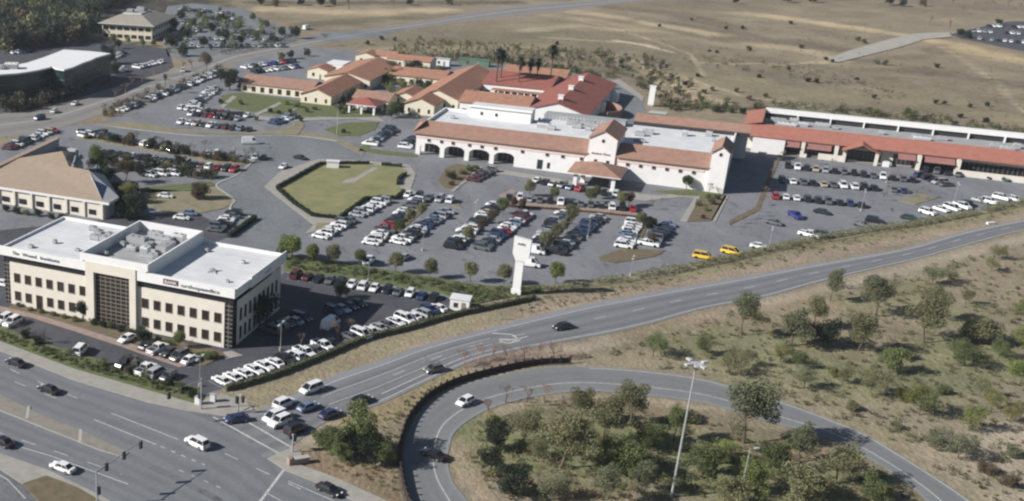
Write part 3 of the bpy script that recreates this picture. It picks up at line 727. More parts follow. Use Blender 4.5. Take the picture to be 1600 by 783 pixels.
for i in range(8): b.box(21.7+i*8.6/7-.05, 21.7+i*8.6/7+.05, .02, .1, 0, 11.4, M['mullion'])
for i in range(13): b.box(21.7, 30.3, .04, .1, .4+i*.9, .52+i*.9, M['mullion'])
b.build('curtain_wall', OF)
for s0 in (0, 31.8):
    for i in range(7):
        xx = s0+1.85+i*2.78
        for z, h in ((1.2, 2.0), (5.4, 2.0)):
            if s0 == 0 and i == 2 and z < 2: window(OF, xx, 0, .05, 1.5, 3.2, name='door', sill=False)
            else: window(OF, xx, 0, z, 1.5, h)
for i in range(9):
    for z in (1.0, 5.0): window(OF, 53.5, 4.2+i*2.3, z, 1.0, 2.6, side='r', glass=M['glass'])
for x, y, sx, sy, h in ((23,16,4.5,2.2,1.7),(27.5,19,5,2.4,1.6),(31,14,2.4,5,1.9),(28.5,9.5,1.8,1.8,2.2),(31.4,7,1.6,2.6,1.8),(24.5,21.5,3,2,1.5),(30.5,21,3,2,2.0),(24.2,11.5,2.2,1.5,1.1),(26.5,14,1.6,4,1.2)):
    unit(OF, x, y, 12.9, sx, sy, h, random.choice([M['ltmetal'], M['midgrey'], M['offwhite']]))
for x, y, sx, sy, h in ((12.5,15.5,2.2,1.4,1.2),(15.0,15,1.6,1.6,1.5),(16.3,18,1.4,1.6,1.3),(10.3,20,1.2,1.0,.9),(8.5,21,1.6,1.2,1.0),(44.5,9.5,1.5,.4,.45)):
    unit(OF, x, y, 12.3, sx, sy, h, M['midgrey'])
for x, y, sx, sy, h in ((3,4,1.2,1,.6),(6,9,.8,.8,.8),(13,7,1.2,.8,.5),(11.5,18.5,1.8,1.2,1.0),(13.8,19.2,1.3,1.3,.9),(38,20,.9,.9,.6),(48,17,.8,.8,.5),(50,5,.7,.7,.4),(20.5,18,1.6,1.3,1.2),(21,13,1.3,1.3,1.0),(33,17.5,1.0,1.8,1.0),(20.5,6,1.4,1.0,.8)):
    unit(OF, x, y, 12.3 if x < 18.5 or x > 34.6 else 12.9, sx, sy, h, random.choice([M['midgrey'], M['offwhite'], M['ltmetal']]))
for x0_, x1_, y_ in ((22.5, 32, 12.2), (24, 33, 17.3)):
    b = MB(); b.box(x0_, x1_, y_-.25, y_+.25, 13.2, 13.7, M['ltmetal']); b.build('duct', OF)
b = MB()
for i in range(1, 6): b.box(-1.8, 18.3, i*4.1, i*4.1+.07, 12.3, 12.306, M['greyroof'])
b.build('roof_seam', OF); b = MB()
for i in range(1, 6): b.box(34.7, 53.7, i*4.1, i*4.1+.07, 12.3, 12.306, M['greyroof'])
b.build('roof_seam', OF)
b = MB(); b.tube((44,8,12.5),(46.2,10.4,12.5),.09,.09,M['midgrey']); b.tube((45.8,8.2,12.5),(44.4,10.2,12.5),.09,.09,M['midgrey']); b.build('roof_pipe', OF)
text('The', OF, (1.3, -.6, 11.95), 1.0, M['text'], width=1.7); text('Wound', OF, (3.9, -.6, 11.95), 1.0, M['text'], width=3.6); text('Institute', OF, (8.4, -.6, 11.95), 1.0, M['text'], width=4.8)
text('orthopaedics', OF, (42.2, -.6, 11.75), 1.05, M['text'], width=8.6)
b = MB(); b.box(38.2, 41.6, -.62, -.56, 11.75, 12.85, M['redtext']); b.build('sign_panel', OF)
text('BANK', OF, (38.5, -.66, 11.95), .95, M['white'], width=2.8)
text('medical', OF, (54.56, 13.5, 12.0), .9, M['ltmetal'], rz=R(90), width=3.6)

# ---------------------------------------------------------------- large shop building with arcade
ST = frame('department_store', (650,240), -25.3, 'long pale two storey store with clay tiled eaves, arched arcade and gabled towers', 'store')
L_ = 94.0
b = MB()
# arcade: piers and arches at the left, solid wall to the right
b.box(33, L_, -1.0, 4, 0, 7.4, M['pinkcream'])
b.box(0, 33, 4, 8, 0, 7.4, M['pinkcream'])
piers = [(0,1.5),(8.1,9.6),(16.2,17.7),(24.3,25.8),(32.2,33)]
for a, c in piers: b.box(a, c, -1.0, 0, 0, 3.0, M['pinkcream'])
b.box(0, 33, -1.0, 0, 4.6, 7.4, M['pinkcream'])
for (a, c), (d, e) in zip(piers[:-1], piers[1:]):       # arch spandrels
    n = 8; xs = [c+(d-c)*i/n for i in range(n+1)]; xm = (c+d)/2; hw = (d-c)/2
    def zt(x): return 3.0+1.15*math.sqrt(max(0, 1-((x-xm)/hw)**2))
    for i in range(n):
        xa, xb = xs[i], xs[i+1]
        b.face([(xa,-1,zt(xa)),(xb,-1,zt(xb)),(xb,-1,4.6),(xa,-1,4.6)], M['pinkcream'])
        b.face([(xb,0,zt(xb)),(xa,0,zt(xa)),(xa,0,4.6),(xb,0,4.6)], M['pinkcream'])
        b.face([(xa,0,zt(xa)),(xb,0,zt(xb)),(xb,-1,zt(xb)),(xa,-1,zt(xa))], M['pinkcream'])
for a, c in piers: b.box(a+.002, c-.002, -.998, -.002, 3.0, 4.6, M['pinkcream'])
b.box(0, 33, 0, 4, 4.62, 4.9, M['pinkcream'])
b.box(0, 33, 8, 32, 0, 8.4, M['pinkcream'], M['offwhite']); b.box(33, L_, 4, 42, 0, 8.4, M['pinkcream'], M['offwhite'])
b.build('wall', ST)
b = MB(); b.box(-.1, 53.6, -1.12, -1.0, 5.6, 7.3, M['pinkband']); b.box(63.0, 88.4, -1.12, -1.0, 5.6, 7.3, M['pinkband']); b.build('frieze', ST)
for i, xx in enumerate([4.2, 8.4, 12.2, 17.6, 21.6, 26.0, 34.5, 42.2, 47.0, 55.9-3.2, 57.0, 60.6, 66.4, 70.2, 74.0, 77.8, 81.6, 85.4]):
    o = window(ST, xx, -1.12 if not 54 < xx < 62 else -1.6, 4.85 if not 54 < xx < 62 else 4.9, .85, .8, glass=M['bronzeglass'])
window(ST, 40.3, -1.0, .3, 1.6, 3.0, glass=M['greenglass'], name='door', sill=False)
window(ST, 43.0, -1.0, 1.0, .8, 1.7, glass=M['greenglass'])
for k, (a, c) in enumerate(((1.5,8.1),(9.6,16.2),(17.7,24.3),(25.8,32.2))):
    bb = MB(); bb.box(a+.2, c-.2, 3.93, 3.99, .1, 3.4, M['glass'])
    for i in range(5): bb.box(a+.2+i*(c-a-.4)/4-.05, a+.2+i*(c-a-.4)/4+.05, 3.88, 3.93, .1, 3.4, M['mullion'])
    bb.build('shop_window', ST)
# mansard tile roof strips
b = MB()
def mans(xa, xb): 
    roof_slab(b, [(xa,-1.9,7.1),(xb,-1.9,7.1),(xb,6.4,9.7),(xa,6.4,9.7)], .28, M['tileb'])
    b.face([(xa,6.4,9.98),(xb,6.4,9.98),(xb,7.0,8.4),(xa,7.0,8.4)][::-1], M['tileb'])
mans(-1.2, 54.6); mans(62.8, 89.8)
roof_slab(b, [(-1.3,6.4,9.72),(-1.3,-1.9,7.12),(1.2,1.5,9.9),(1.2,6.4,9.9)][::-1], .2, M['tileb'])
b.build('tiled_eave_roof', ST)
b = MB()
b.box(0, .5, 7, 32, 8.4, 9.3, M['white']); b.box(L_-.5, L_, 8, 42, 8.4, 9.4, M['pinkcream'])
b.box(.5, 9, 31.6, 32, 8.4, 9.3, M['white']); b.build('parapet', ST)
# penthouse white blocks behind
b = MB(); b.box(10.5, 31, 25.5, 32, 8.4, 12.4, M['white'], M['offwhite']); b.box(9.9, 31.4, 24.9, 25.5, 12.0, 12.7, M['white']); b.build('penthouse', ST)
for x in (14.5, 19.5): window(ST, x, 25.5, 9.6, .8, .9)
b = MB()
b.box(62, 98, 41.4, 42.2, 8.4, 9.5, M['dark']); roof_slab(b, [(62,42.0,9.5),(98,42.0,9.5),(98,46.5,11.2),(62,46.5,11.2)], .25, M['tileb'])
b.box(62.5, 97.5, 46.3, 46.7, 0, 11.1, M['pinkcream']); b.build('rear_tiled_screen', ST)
b = MB(); b.box(33.4, 60, 36, 41.5, 8.4, 10.0, M['greyroof'], M['midgrey']); 
for i in range(22): b.box(34+i*1.15, 34.25+i*1.15, 35.9, 36, 8.4, 10.1, M['ltmetal'])
b.build('equipment_screen', ST)
for x, y, sx, sy, h in ((36,22,4,2,1.4),(39,20,2.4,1.8,1.2),(46,27,3,2,1.5),(50,25,2,2,1.2),(53,28,3.5,2.2,1.7),(44,31,4,2,1.8),(49,32,4,2,1.6),(56,31,3,2,1.5),(68,30,3.4,2,1.4),(66,26,3,1.8,1.3),(67,17,3.5,1.4,.8),(79,33,1.6,1.6,1.8),(6,20,1.4,1.2,1),(86,37,2,2,1.5),(88,30,1,1,1)):
    unit(ST, x, y, 8.4, sx, sy, h, random.choice([M['ltmetal'], M['offwhite'], M['midgrey']]))
# gabled towers
def tower(xa, xb, ya, yb, ze, zr, nm):
    bb = MB(); r = gable(bb, xa, xb, ya, yb, ze, zr, M['tileb'], M['pinkcream'], 'y', .45)
    o = bb.build(nm, ST); r.build('tower_roof', o); return o
t1 = tower(54.4, 62.6, -1.6, 16, 12.3, 14.6, 'centre_tower'); t2 = tower(89.6, 94.4, -1.8, 12, 12.2, 14.0, 'corner_tower')
for xc, yy, z in ((58.5, -1.6, 11.6), (92.0, -1.8, 11.6)):
    bb = MB(); k = 10
    for r0, z_, mm, d in ((.62, 0, M['pinkband'], .06), (.45, 0, M['glass'], .10)):
        pts = [(xc+r0*math.cos(2*math.pi*i/k), yy-d, z+r0*1.2*math.sin(2*math.pi*i/k)) for i in range(k)]
        bb.face(pts, mm); 
        for i in range(k):
            p, q = pts[i], pts[(i+1) % k]; bb.face([(p[0],yy,p[2]),(q[0],yy,q[2]),q,p], mm)
    bb.build('gable_vent', t1 if xc < 60 else t2)
text('Medical', ST, (55.5, -1.65, 7.3), .85, M['text'], width=2.9); text('Plaza', ST, (58.9, -1.65, 7.3), .85, M['text'], width=2.2)
# entrance canopy
b = MB()
for x, y in ((53.6,-14.4),(64.6,-14.6),(55.0,-9.0),(63.4,-9.0)):
    b.box(x-.55, x+.55, y-.55, y+.55, 0, 4.3, M['white']); b.box(x-.75, x+.75, y-.75, y+.75, 0, .5, M['white'])
pc = b.build('canopy_column', ST)
r = hiproof(51.6, 66.2, -15.6, -2.0, 4.1, 6.9, M['tileb'], .5); r.build('entrance_canopy_roof', ST)
b = MB(); b.box(55, 63, -1.2, -1.02, .05, 3.6, M['glass'])
for i in range(7): b.box(55+i*8/6-.05, 55+i*8/6+.05, -1.27, -1.2, .05, 3.6, M['mullion'])
b.build('entrance_glazing', ST)

# ---------------------------------------------------------------- strip of shops at the right
SR = frame('shopping_strip', (1165,236), -25.5, 'long low shopping strip with red tiled roof and white rear parapet', 'shops')
b = MB()
b.box(-1, 118, 5.2, 8.8, 0, 5.2, M['cream']); b.box(-1, 118, 8.8, 28.5, 0, 6.3, M['cream'], M['greyroof']); b.box(1.5, 11.5, -.4, 5.2, 0, 4.4, M['pinkcream'])
for x in (16.5, 26.5, 50.5, 61.5): b.box(x, x+1.1, .2, 5.2, 0, 4.6, M['cream'])
b.box(17.6, 18.6, .2, 3, 0, 1.2, M['cream']); b.box(22, 29.5, .0, .7, 0, 1.9, M['cream']); b.box(61, 86, -1.0, -.4, 0, 1.9, M['cream'])
b.box(41, 43, -.2, 1.8, 0, 1.6, M['white'])
b.box(86, 118, -1, 5.2, 0, 4.6, M['pinkcream']); b.build('wall', SR)
b = MB(); roof_slab(b, [(-2.4,2.4,4.75),(119,2.4,4.75),(119,9.2,7.6),(-2.4,9.2,7.6)], .28, M['tilestrip']); b.face([(-2.4,9.2,7.88),(119,9.2,7.88),(119,9.8,6.3),(-2.4,9.8,6.3)][::-1], M['tilestrip'])
b.build('tiled_roof', SR)
b = MB(); b.box(-.9, 3.0, 9.8, 28.6, 6.3, 7.4, M['tilered']); roof_slab(b, [(-2.4,8,7.2),(3.4,8,8.6),(3.4,29,9.2),(-2.4,29,7.6)], .28, M['tilestrip']); b.build('end_roof', SR)
b = MB(); b.box(3.4, 119, 28.6, 29.2, 0, 8.1, M['dark']); b.build('rear_wall', SR)
b = MB(); b.box(3.4, 119, 28.0, 30.2, 8.1, 9.6, M['white'])
for x in np.arange(14, 118, 10.4): b.box(x-.2, x+.2, 27.3, 28.6, 6.3, 8.1, M['white'])
b.build('rear_parapet', SR)
for x, y, sx, sy, h in ((8,22,5,2.2,1.5),(13,24,3,2,1.6),(11,18.5,6,2,.9),(16,20,3,2,1.3),(22,23,4.5,2,1.2),(26,21,2,1.5,.9),(40,20,1.6,1.4,1.2),(50,20,2,2,1.5),(52,18,5,1.6,1.0),(58,21,3,1.8,1.3),(73,19,3,2,1.4),(76,16,4,1.8,1.3),(79,20,2,2,1.7),(84,17,2,1.6,1.2),(92,20,3,2,1.3)):
    unit(SR, x, y, 6.3, sx, sy, h, random.choice([M['ltmetal'], M['offwhite'], M['midgrey']]))
for a, c in ((12, 16), (18.2, 25.5), (45, 50), (52.5, 61)):
    b = MB(); roof_slab(b, [(a,-.6,3.1),(c,-.6,3.1),(c,3.0,4.2),(a,3.0,4.2)], .15, M['pinkawning']); b.build('awning', SR)
for a, c in ((12.2, 16.2), (18.7, 26.3), (30, 40.5), (44, 50.2), (51.8, 61.3), (62.8, 85.5)):
    b = MB(); b.box(a, c, 5.1, 5.17, .2, 3.4, M['glass'])
    n = int((c-a)/1.4)+1
    for i in range(n+1): b.box(a+i*(c-a)/n-.05, a+i*(c-a)/n+.05, 5.02, 5.1, .2, 3.4, M['mullion'])
    b.build('shop_window', SR)
b = MB(); 
for x in (29.6, 39.0): b.box(x-.5, x+.5, -.2, .8, 0, 4.2, M['cream'])
b.build('porch_column', SR)
r = roof_gable(29.2, 39.4, -.6, 8, 4.0, 6.2, M['tilestrip'], 'y', .5, .25); r.build('porch_roof', SR)
b = MB(); b.box(4.0, 6.6, -3.4, -2.4, 0, .9, M['cream']); tag(b.build('garden_wall', None, SR.location, SR.rotation_euler.z), 'low cream planter wall in front of the blank shop wall', 'planter')

# ---------------------------------------------------------------- older courtyard of tiled halls
def hall(name, label, parts, z0=0):
    """parts: list of (kind, args). frame of the courtyard complex"""
    first = parts[0][1]; c = Vector((first[0], first[2], 0)); a = R(-25.5)
    wx = WO.x+c.x*math.cos(a)-c.y*math.sin(a); wy = WO.y+c.x*math.sin(a)+c.y*math.cos(a)
    root = tag(empty(name, (wx, wy, 0), a), label, 'building', group=None)
    for kind, (xa, xb, ya, yb, ze, zr, ax, mt, wl) in parts:
        xa -= c.x; xb -= c.x; ya -= c.y; yb -= c.y
        bb = MB()
        if kind == 'g':
            r = gable(bb, xa, xb, ya, yb, ze, zr, M[mt], M[wl], ax, .55); r.build('roof', root); bb.build('wall', root)
        elif kind == 'h':
            bb.box(xa, xb, ya, yb, 0, ze, M[wl]); bb.build('wall', root); hiproof(xa, xb, ya, yb, ze, zr, M[mt]).build('roof', root)
        elif kind == 'p':
            hiproof(xa, xb, ya, yb, ze, zr, M[mt]).build('roof', root)
            for x in (xa+.4, (xa+xb)/2, xb-.4):
                for y in (ya+.4, yb-.4): bb = MB(); bb.box(x-.35, x+.35, y-.35, y+.35, 0, ze, M[wl]); bb.build('column', root)
        if kind in 'g' and ax == 'y':
            nn = max(1, int((xb-xa)/3.2))
            for i in range(nn): window(root, xa+(i+.5)*(xb-xa)/nn, ya, .9, .8, 1.4)
        if kind in 'g' and ax == 'x':
            nn = max(1, int((xb-xa)/3.5))
            for i in range(nn): window(root, xa+(i+.5)*(xb-xa)/nn, ya, .6, 1.6, 1.9)
    return root
WO = G(632,176)
hall('tiled_hall', 'long low terracotta roofed wing behind a shaded porch', [('g', (-70,-40,4.6,19,3.5,5.6,'x','tileb','yellowcream'))])
hall('tiled_hall', 'cream gabled hall facing the green lawn, left of the entrance pavilion', [('g', (-41,-28.5,-3,31,3.5,5.9,'y','tile','yellowcream'))])
hall('tiled_hall', 'tall orange roofed hall behind the entrance pavilion', [('g', (-45,-25.3,33,73,4.0,6.4,'y','tile','yellowcream'))])
hall('entrance_pavilion', 'small open pavilion with red hipped roof on white columns', [('p', (-18.5,-8,-11.5,-1,3.4,5.6,'y','tilered','white'))])
hall('tiled_hall', 'low gabled hall joined to the back of the entrance pavilion', [('g', (-21,-7,1.2,13,3.3,5.2,'x','tileb','yellowcream')), ('g', (-9,0,13,27,3.3,5.0,'y','tile','yellowcream'))])
hall('tiled_hall', 'big cream fronted orange roofed hall at the centre of the courtyard', [('g', (0,11.5,-1,12,3.9,6.2,'y','tile','yellowcream')), ('g', (0,17,12,72,4.2,7.4,'y','tile','yellowcream'))])
hall('tiled_hall', 'flat looking orange roofed wing along the back of the courtyard', [('g', (-23,0,52,68,3.8,5.8,'x','tile','yellowcream'))])
w7 = hall('cloister_building', 'red tiled building round a palm court with three white chimneys', [
    ('g', (19,44,7,25,5.0,7.6,'x','tile','white')), ('g', (43.5,65.5,6,72,5.0,8.4,'y','tilered','white')), ('g', (18,44,47,74,5.0,8.0,'x','tilered','white')),
    ('g', (18,44,80,96,4.2,6.0,'x','tile','yellowcream'))])
for y in (13, 33, 54):
    b = MB(); b.box(54.5-19-.9, 54.5-19+.9, y-7-.7, y-7+.7, 7.6, 9.9, M['white']); b.box(54.5-19-1.1, 54.5-19+1.1, y-7-.9, y-7+.9, 9.9, 10.1, M['white']); b.build('chimney', w7)
b = MB()
for i in range(9): 
    for j in range(1): b.box(3+i*2.6, 3.4+i*2.6, 36.2, 36.6, 0, 3.4, M['white'])
b.box(3, 25, 36, 40, 3.4, 3.6, M['tile']); b.build('court_colonnade', w7)
def shed(name, label, cat, px, sx, sy, h, m, roof='flat', rm=None, ang=-25.5, zr=None):
    r = frame(name, px, ang, label, cat); b = MB()
    if roof == 'flat':
        b.box(0, sx, 0, sy, 0, h, M[m], M[rm or m]); b.build('wall', r)
        c = MB(); c.box(-.15, sx+.15, -.15, sy+.15, h, h+.25, M[rm or m]); c.build('roof', r)
    else:
        g = gable(b, 0, sx, 0, sy, h, zr or h+1.4, M[rm], M[m], 'x' if sx > sy else 'y', .3); b.build('wall', r); g.build('roof', r)
    window(r, sx*.3, 0, h*.35, min(1, sx*.2), h*.35); c = MB(); c.box(sx*.6, sx*.6+.9, -.06, 0, 0, min(2.1, h*.8), M['mullion']); c.build('door', r)
    return r
shed('small_building', 'small cream box building with terracotta roof beside the upper car park', 'building', (480,122), 9, 10, 3.6, 'yellowcream', 'g', 'tile')
shed('small_building', 'plain white box building behind the long porch wing', 'building', (508,114), 8, 10, 4.0, 'white', 'flat', 'white')
shed('small_building', 'cream gabled cottage at the rear left of the courtyard', 'building', (555,100), 9, 9, 4, 'yellowcream', 'g', 'tile')
shed('small_building', 'cream gabled cottage beside another at the rear of the courtyard', 'building', (583,100), 10, 9, 4, 'yellowcream', 'g', 'tile')
shed('small_building', 'long orange roofed back building behind the garden trees', 'building', (604,104), 20, 10, 3.6, 'yellowcream', 'g', 'tile')
shed('site_trailer', 'white site trailer behind the courtyard roofs', 'trailer', (678,102), 7, 3, 3, 'white', 'flat', 'shinglegrey')
shed('shipping_container', 'dark green container behind the courtyard', 'container', (716,101), 14, 3, 2.8, 'greenpaint', 'flat', 'greenpaint')
shed('utility_shed', 'small green roofed shed below the white tower sign', 'shed', (1012,189), 6, 4, 3, 'greenpaint', 'flat', 'shinglegrey')
shed('utility_shed', 'small pale box shed by the corner of the office car park', 'shed', (702,484), 4.2, 3.2, 2.6, 'pinkcream', 'flat', 'offwhite', ang=-20)
b = MB(); p = G(1016,166); b.box(-.9,.9,-.5,.5,0,.6,M['concrete']); 
r = tag(empty('tower_sign', (p.x,p.y,0), R(-25)), 'slim white tower sign beyond the service road', 'sign'); b.build('base', r)
b = MB(); b.box(-1.1,1.1,-.35,.35,.6,7.8,M['white']); b.box(-1.35,1.35,-.45,.45,7.8,8.1,M['white']); b.build('panel', r)
# tanks beside the red roof
for px, rr, h, lb in (((924,182),1.9,3.6,'white domed tank nearest the store roof, smaller than its neighbours'), ((936,174),2.2,4.4,'tall white domed tank, middle one beside the red roof'), ((957,158),2.3,4.2,'pale domed tank by the service road bend')):
    p = G(*px); r = tag(empty('storage_tank', (p.x,p.y,0)), lb, 'tank', 'tanks beside the red roof')
    b = MB(); b.tube((0,0,0),(0,0,h*.7),rr,rr,M['white'],16); b.build('shell', r, smooth=False)
    b = MB()
    for i in range(4):
        t0, t1 = i*math.pi/8, (i+1)*math.pi/8; b.tube((0,0,h*.7+math.sin(t0)*h*.3),(0,0,h*.7+math.sin(t1)*h*.3),rr*math.cos(t0)*1.04,max(.02, rr*math.cos(t1)*1.04),M['white'],16)
    b.build('dome', r)
p = G(967,178); r = tag(empty('curved_wall', (p.x,p.y,0)), 'curved brown screen wall curling round the tank yard', 'wall')
b = MB()
for i in range(12):
    a = -1.5+i*.24; a2 = a+.24; P = Vector((math.cos(a)*9-9, math.sin(a)*12)); Q = Vector((math.cos(a2)*9-9, math.sin(a2)*12)); n_ = (Q-P).normalized(); n_ = Vector((-n_.y, n_.x))*.2
    b.prism([tuple(P-n_), tuple(Q-n_), tuple(Q+n_), tuple(P+n_)], 0, 3.2, M['tileb'])
b.build('wall_panel', r)

# ---------------------------------------------------------------- curved glass block, far left
P8 = [(-150,122),(-60,121),(0,117.5),(28,115.5),(46,113),(62,110),(78,106),(81,104.5),(88,108),(100,110),(114,106),(130,99),(142,95),(150,91),(173,84.5),(140,81),(100,78.5),(70,90),(43,99),(0,107.5),(-150,112)]
W8 = [G(x, y, 11) for x, y in P8]; c8 = G(60,140); c8.z = 0
r8 = tag(empty('glass_office_building', c8), 'curved dark green glass office block with bright white flat roof', 'office building')
Pl = [((p-c8).x, (p-c8).y) for p in W8]
b = MB(); b.prism(Pl, 10.7, 11.3, M['white'], M['white']); b.build('roof', r8)
cen = Vector((sum(p[0] for p in Pl)/len(Pl), sum(p[1] for p in Pl)/len(Pl)))
Pi = [tuple(cen+(Vector(p)-cen)*.985) for p in Pl]
b = MB(); b.prism(Pi, 0, 10.7, M['greenglass']); b.build('glass_wall', r8)
b = MB()
for z in (3.4, 6.9): 
    b.prism([tuple(cen+(Vector(p)-cen)*.99) for p in Pl], z, z+.35, M['shelf'])
b.build('floor_band', r8)
q = G(18,104,12)-c8; unit(r8, q.x, q.y, 11.3, 5, 4, 2, M['pinkcream']); unit(r8, q.x-5, q.y-2, 11.3, 4, 3, 1.6, M['ltmetal'])

# ---------------------------------------------------------------- two storey hipped office, top left
r9 = frame('hipped_office_building', (157,35), -15.4, 'two storey office with hipped taupe roof and open plant well', 'office building', world=G(157,35,8))
r9.location.z = 0
b = MB(); b.box(.6, 26.6, .8, 34, 0, 7.6, M['yellowcream']); b.build('wall', r9)
rf = hiproof(0, 27.2, 0, 34.5, 7.6, 11.2, M['shingletaupe'], 1.0, flat=8.5); rf.build('roof', r9)
b = MB(); b.box(8.5, 18, 10, 25, 11.25, 11.9, M['offwhite'], M['greyroof']); b.build('plant_well', r9)
for x, y in ((11,14),(15,20),(13,23)): unit(r9, x, y, 11.9, 3, 3, 1.5, M['midgrey'])
for z in (1.0, 4.8):
    for i in range(7):
        window(r9, 2.4+i*3.7, .8, z, 2.7, 1.6)
for z in (1.0, 4.8):
    for i in range(7): window(r9, 26.6, 4+i*4.2, z, 2.4, 1.6, side='r')

# ---------------------------------------------------------------- tan shingled building, left edge
E0 = G(170,317,5.0)
aa = -15.0; ra = R(aa)
rT = tag(empty('tan_roofed_building', (E0.x, E0.y, 0), ra), 'single storey building with broad tan shingled hip roof and gables painted as blue shade', 'building')
def lt(px, z):
    v = G(px[0], px[1], z)-E0; return (v.x*math.cos(ra)+v.y*math.sin(ra), -v.x*math.sin(ra)+v.y*math.cos(ra), z)
A_ = lt((-40,286),5); P0 = lt((-30,273),6.8); B_ = lt((170,317),5); Cc = lt((186,308),5); Dd = lt((163,273),5); R1 = lt((139,266),9.5); R0 = lt((-150,216),9.5); B1 = lt((160,313),5.4)
K1 = lt((108,260),9.5); PK = lt((97,236),11.5); K0 = lt((30,247),9.5)
b = MB()
K0 = lt((30,247),9.5)
b.face([A_, B_, B1, R1, K0], M['shingle']); b.face([A_, K0, P0], M['shingle'])
b.build('front_roof_slope', rT)
b = MB(); Cx = lt((168,291),6.6)
b.face([B1, Cc, Cx], M['shinglegrey']); b.face([Cx, Cc, Dd], M['shinglegrey']); b.face([R1, Cx, Dd, lt((140,268),9)], M['shinglegrey'])
b.face([B_, Cc, B1], M['shinglegrey'])
b.build('hip_end', rT)
b = MB(); b.face([lt((142,279),8.3), B1, Cx], M['gableshade']); b.face([R1, B1, lt((142,279),8.3)], M['shinglegrey']); b.face([R1, lt((142,279),8.3), Cx], M['shinglegrey']); b.build('gable_painted_shade', rT)  # dark blue wedge is shade put into the colour, no glazing there
b = MB(); b.face([K0, K1, PK], M['shingle']); Q1 = lt((132,247),5.2); Q2 = lt((127,240),5.2); Q3 = lt((113,256),6)
b.face([K1, lt((110,262),8.5), Q3], M['shinglegrey']); b.face([Q3, Q1, Q2], M['shinglegrey']); b.face([Q3, Q2, lt((116,256),7)], M['shinglegrey'])
b.face([R1, K1, K0], M['shingle'])
b.build('upper_roof_slope', rT)
b = MB(); b.face([PK, K1, lt((113,256),6.2), lt((119,237),6.2)], M['gableshade']); b.build('upper_gable_painted_shade', rT)  # upper gable wedge, its shade likewise painted dark blue
S0 = lt((-150,285),9.6); S1 = lt((92,213),9.6)
b = MB(); H0 = lt((0,252),9.8); H1 = lt((90,217),9.8); H2 = lt((120,234),7.5)
def wallseg(b, p, q, z0, z1, th, m):
    p = Vector(p[:2]); q = Vector(q[:2]); n_ = (q-p).normalized(); n_ = Vector((-n_.y, n_.x))*th/2
    b.prism([tuple(p-n_), tuple(q-n_), tuple(q+n_), tuple(p+n_)], z0, z1, m)
P = Vector(P0); Q = Vector(H1); n_ = (Q-P); n_.z = 0; n_.normalize(); n_ = Vector((-n_.y, n_.x, 0))
roof_slab(b, [tuple(P-n_*.9), tuple(Q-n_*.9), tuple(Q+n_*.9), tuple(P+n_*.9)], .4, M['shingle'])
g1, g2 = (P-n_*.5), (Q-n_*.5); h1, h2 = (P+n_*.5), (Q+n_*.5)
b.face([(g1.x,g1.y,0),(g2.x,g2.y,0),tuple(g2),tuple(g1)], M['midgrey']); b.face([(h2.x,h2.y,0),(h1.x,h1.y,0),tuple(h1),tuple(h2)], M['cream'])  # camera-side face greyer: its shade is put into the colour
b.face([(g2.x,g2.y,0),(h2.x,h2.y,0),tuple(h2),tuple(g2)], M['cream']); b.build('rear_parapet', rT)
b = MB(); wallseg(b, H1, H2, 0, 7.5, 1.6, M['shinglegrey']); b.build('side_parapet', rT)
b = MB()
v0 = Vector(B_[:2])
b.prism([(A_[0], A_[1]), (B_[0], B_[1]), (Cc[0], Cc[1]), (Dd[0], Dd[1]), (R1[0], R1[1]+1), (K0[0], K0[1])], 4.3, 4.98, M['white']); b.build('fascia', rT)
def ins(p, k=1.5): 
    c = Vector((-25, 12)); v = Vector(p[:2])-c; return tuple(c+v*(1-k/v.length))
b = MB(); wp = [ins(A_), ins(B_), ins(Cc), ins(Dd), ins(K1), ins(Q1, 1), ins(H2, 1), ins(H1, 1.5), ins(P0)]
b.prism(wp, 0, 4.3, M['cream']); b.build('wall', rT)
b = MB(); b.prism([ins(Dd, 2.5), ins(K1, 2), ins(Q1, 2), ins(H2, 2), ins(H1, 3), ins(P0, 4), ins(K0, 2), ins(R1, 4)], 4.3, 6.0, M['greyroof']); b.build('low_roof', rT)
fd = (Vector(B_[:2])-Vector(A_[:2])).normalized(); fa = math.atan2(fd.y, fd.x)
for i in range(7):
    p = Vector(ins(B_, 1.1))-fd*(1.2+i*5.5); bb = MB(); bb.rbox((p.x, p.y), fa, .7, .5, 0, 4.3, M['cream']); bb.build('pilaster', rT)
    q = Vector(ins(B_, 1.45))-fd*(3.9+i*5.5); bb = MB(); bb.rbox((q.x, q.y), fa, 2.2, .12, .9, 2.3, M['glass']); bb.build('window', rT)

# ---------------------------------------------------------------- pylon sign
p = G(806,460); PY = tag(empty('pylon_sign', (p.x,p.y,0), R(-25.5)), 'tall white T shaped pylon sign standing between the hedge trees', 'sign')
b = MB()
sec = [(-1.15,1.15,0,1.1),(-.85,.95,1.1,8.3)]
b.box(-1.15,1.1,-.45,.45,0,1.3,M['white']); b.box(-.9,.95,-.35,.35,1.3,8.2,M['white']); b.build('shaft', PY)
b = MB(); pts = [(-.9,8.2),(.95,8.2),(2.0,9.0),(2.15,13.3),(-1.75,13.8),(-1.75,9.9)]
n = len(pts)
b.face([(x,-.5,z) for x, z in pts], M['white']); b.face([(x,.5,z) for x, z in pts][::-1], M['white'])
for i in range(n):
    (xa, za), (xb, zb) = pts[i], pts[(i+1) % n]; b.face([(xa,.5,za),(xb,.5,zb),(xb,-.5,zb),(xa,-.5,za)], M['white'])
b.build('head', PY); text('Ability', PY, (-.9,-.52,12.0), .8, M['text'], width=1.9)

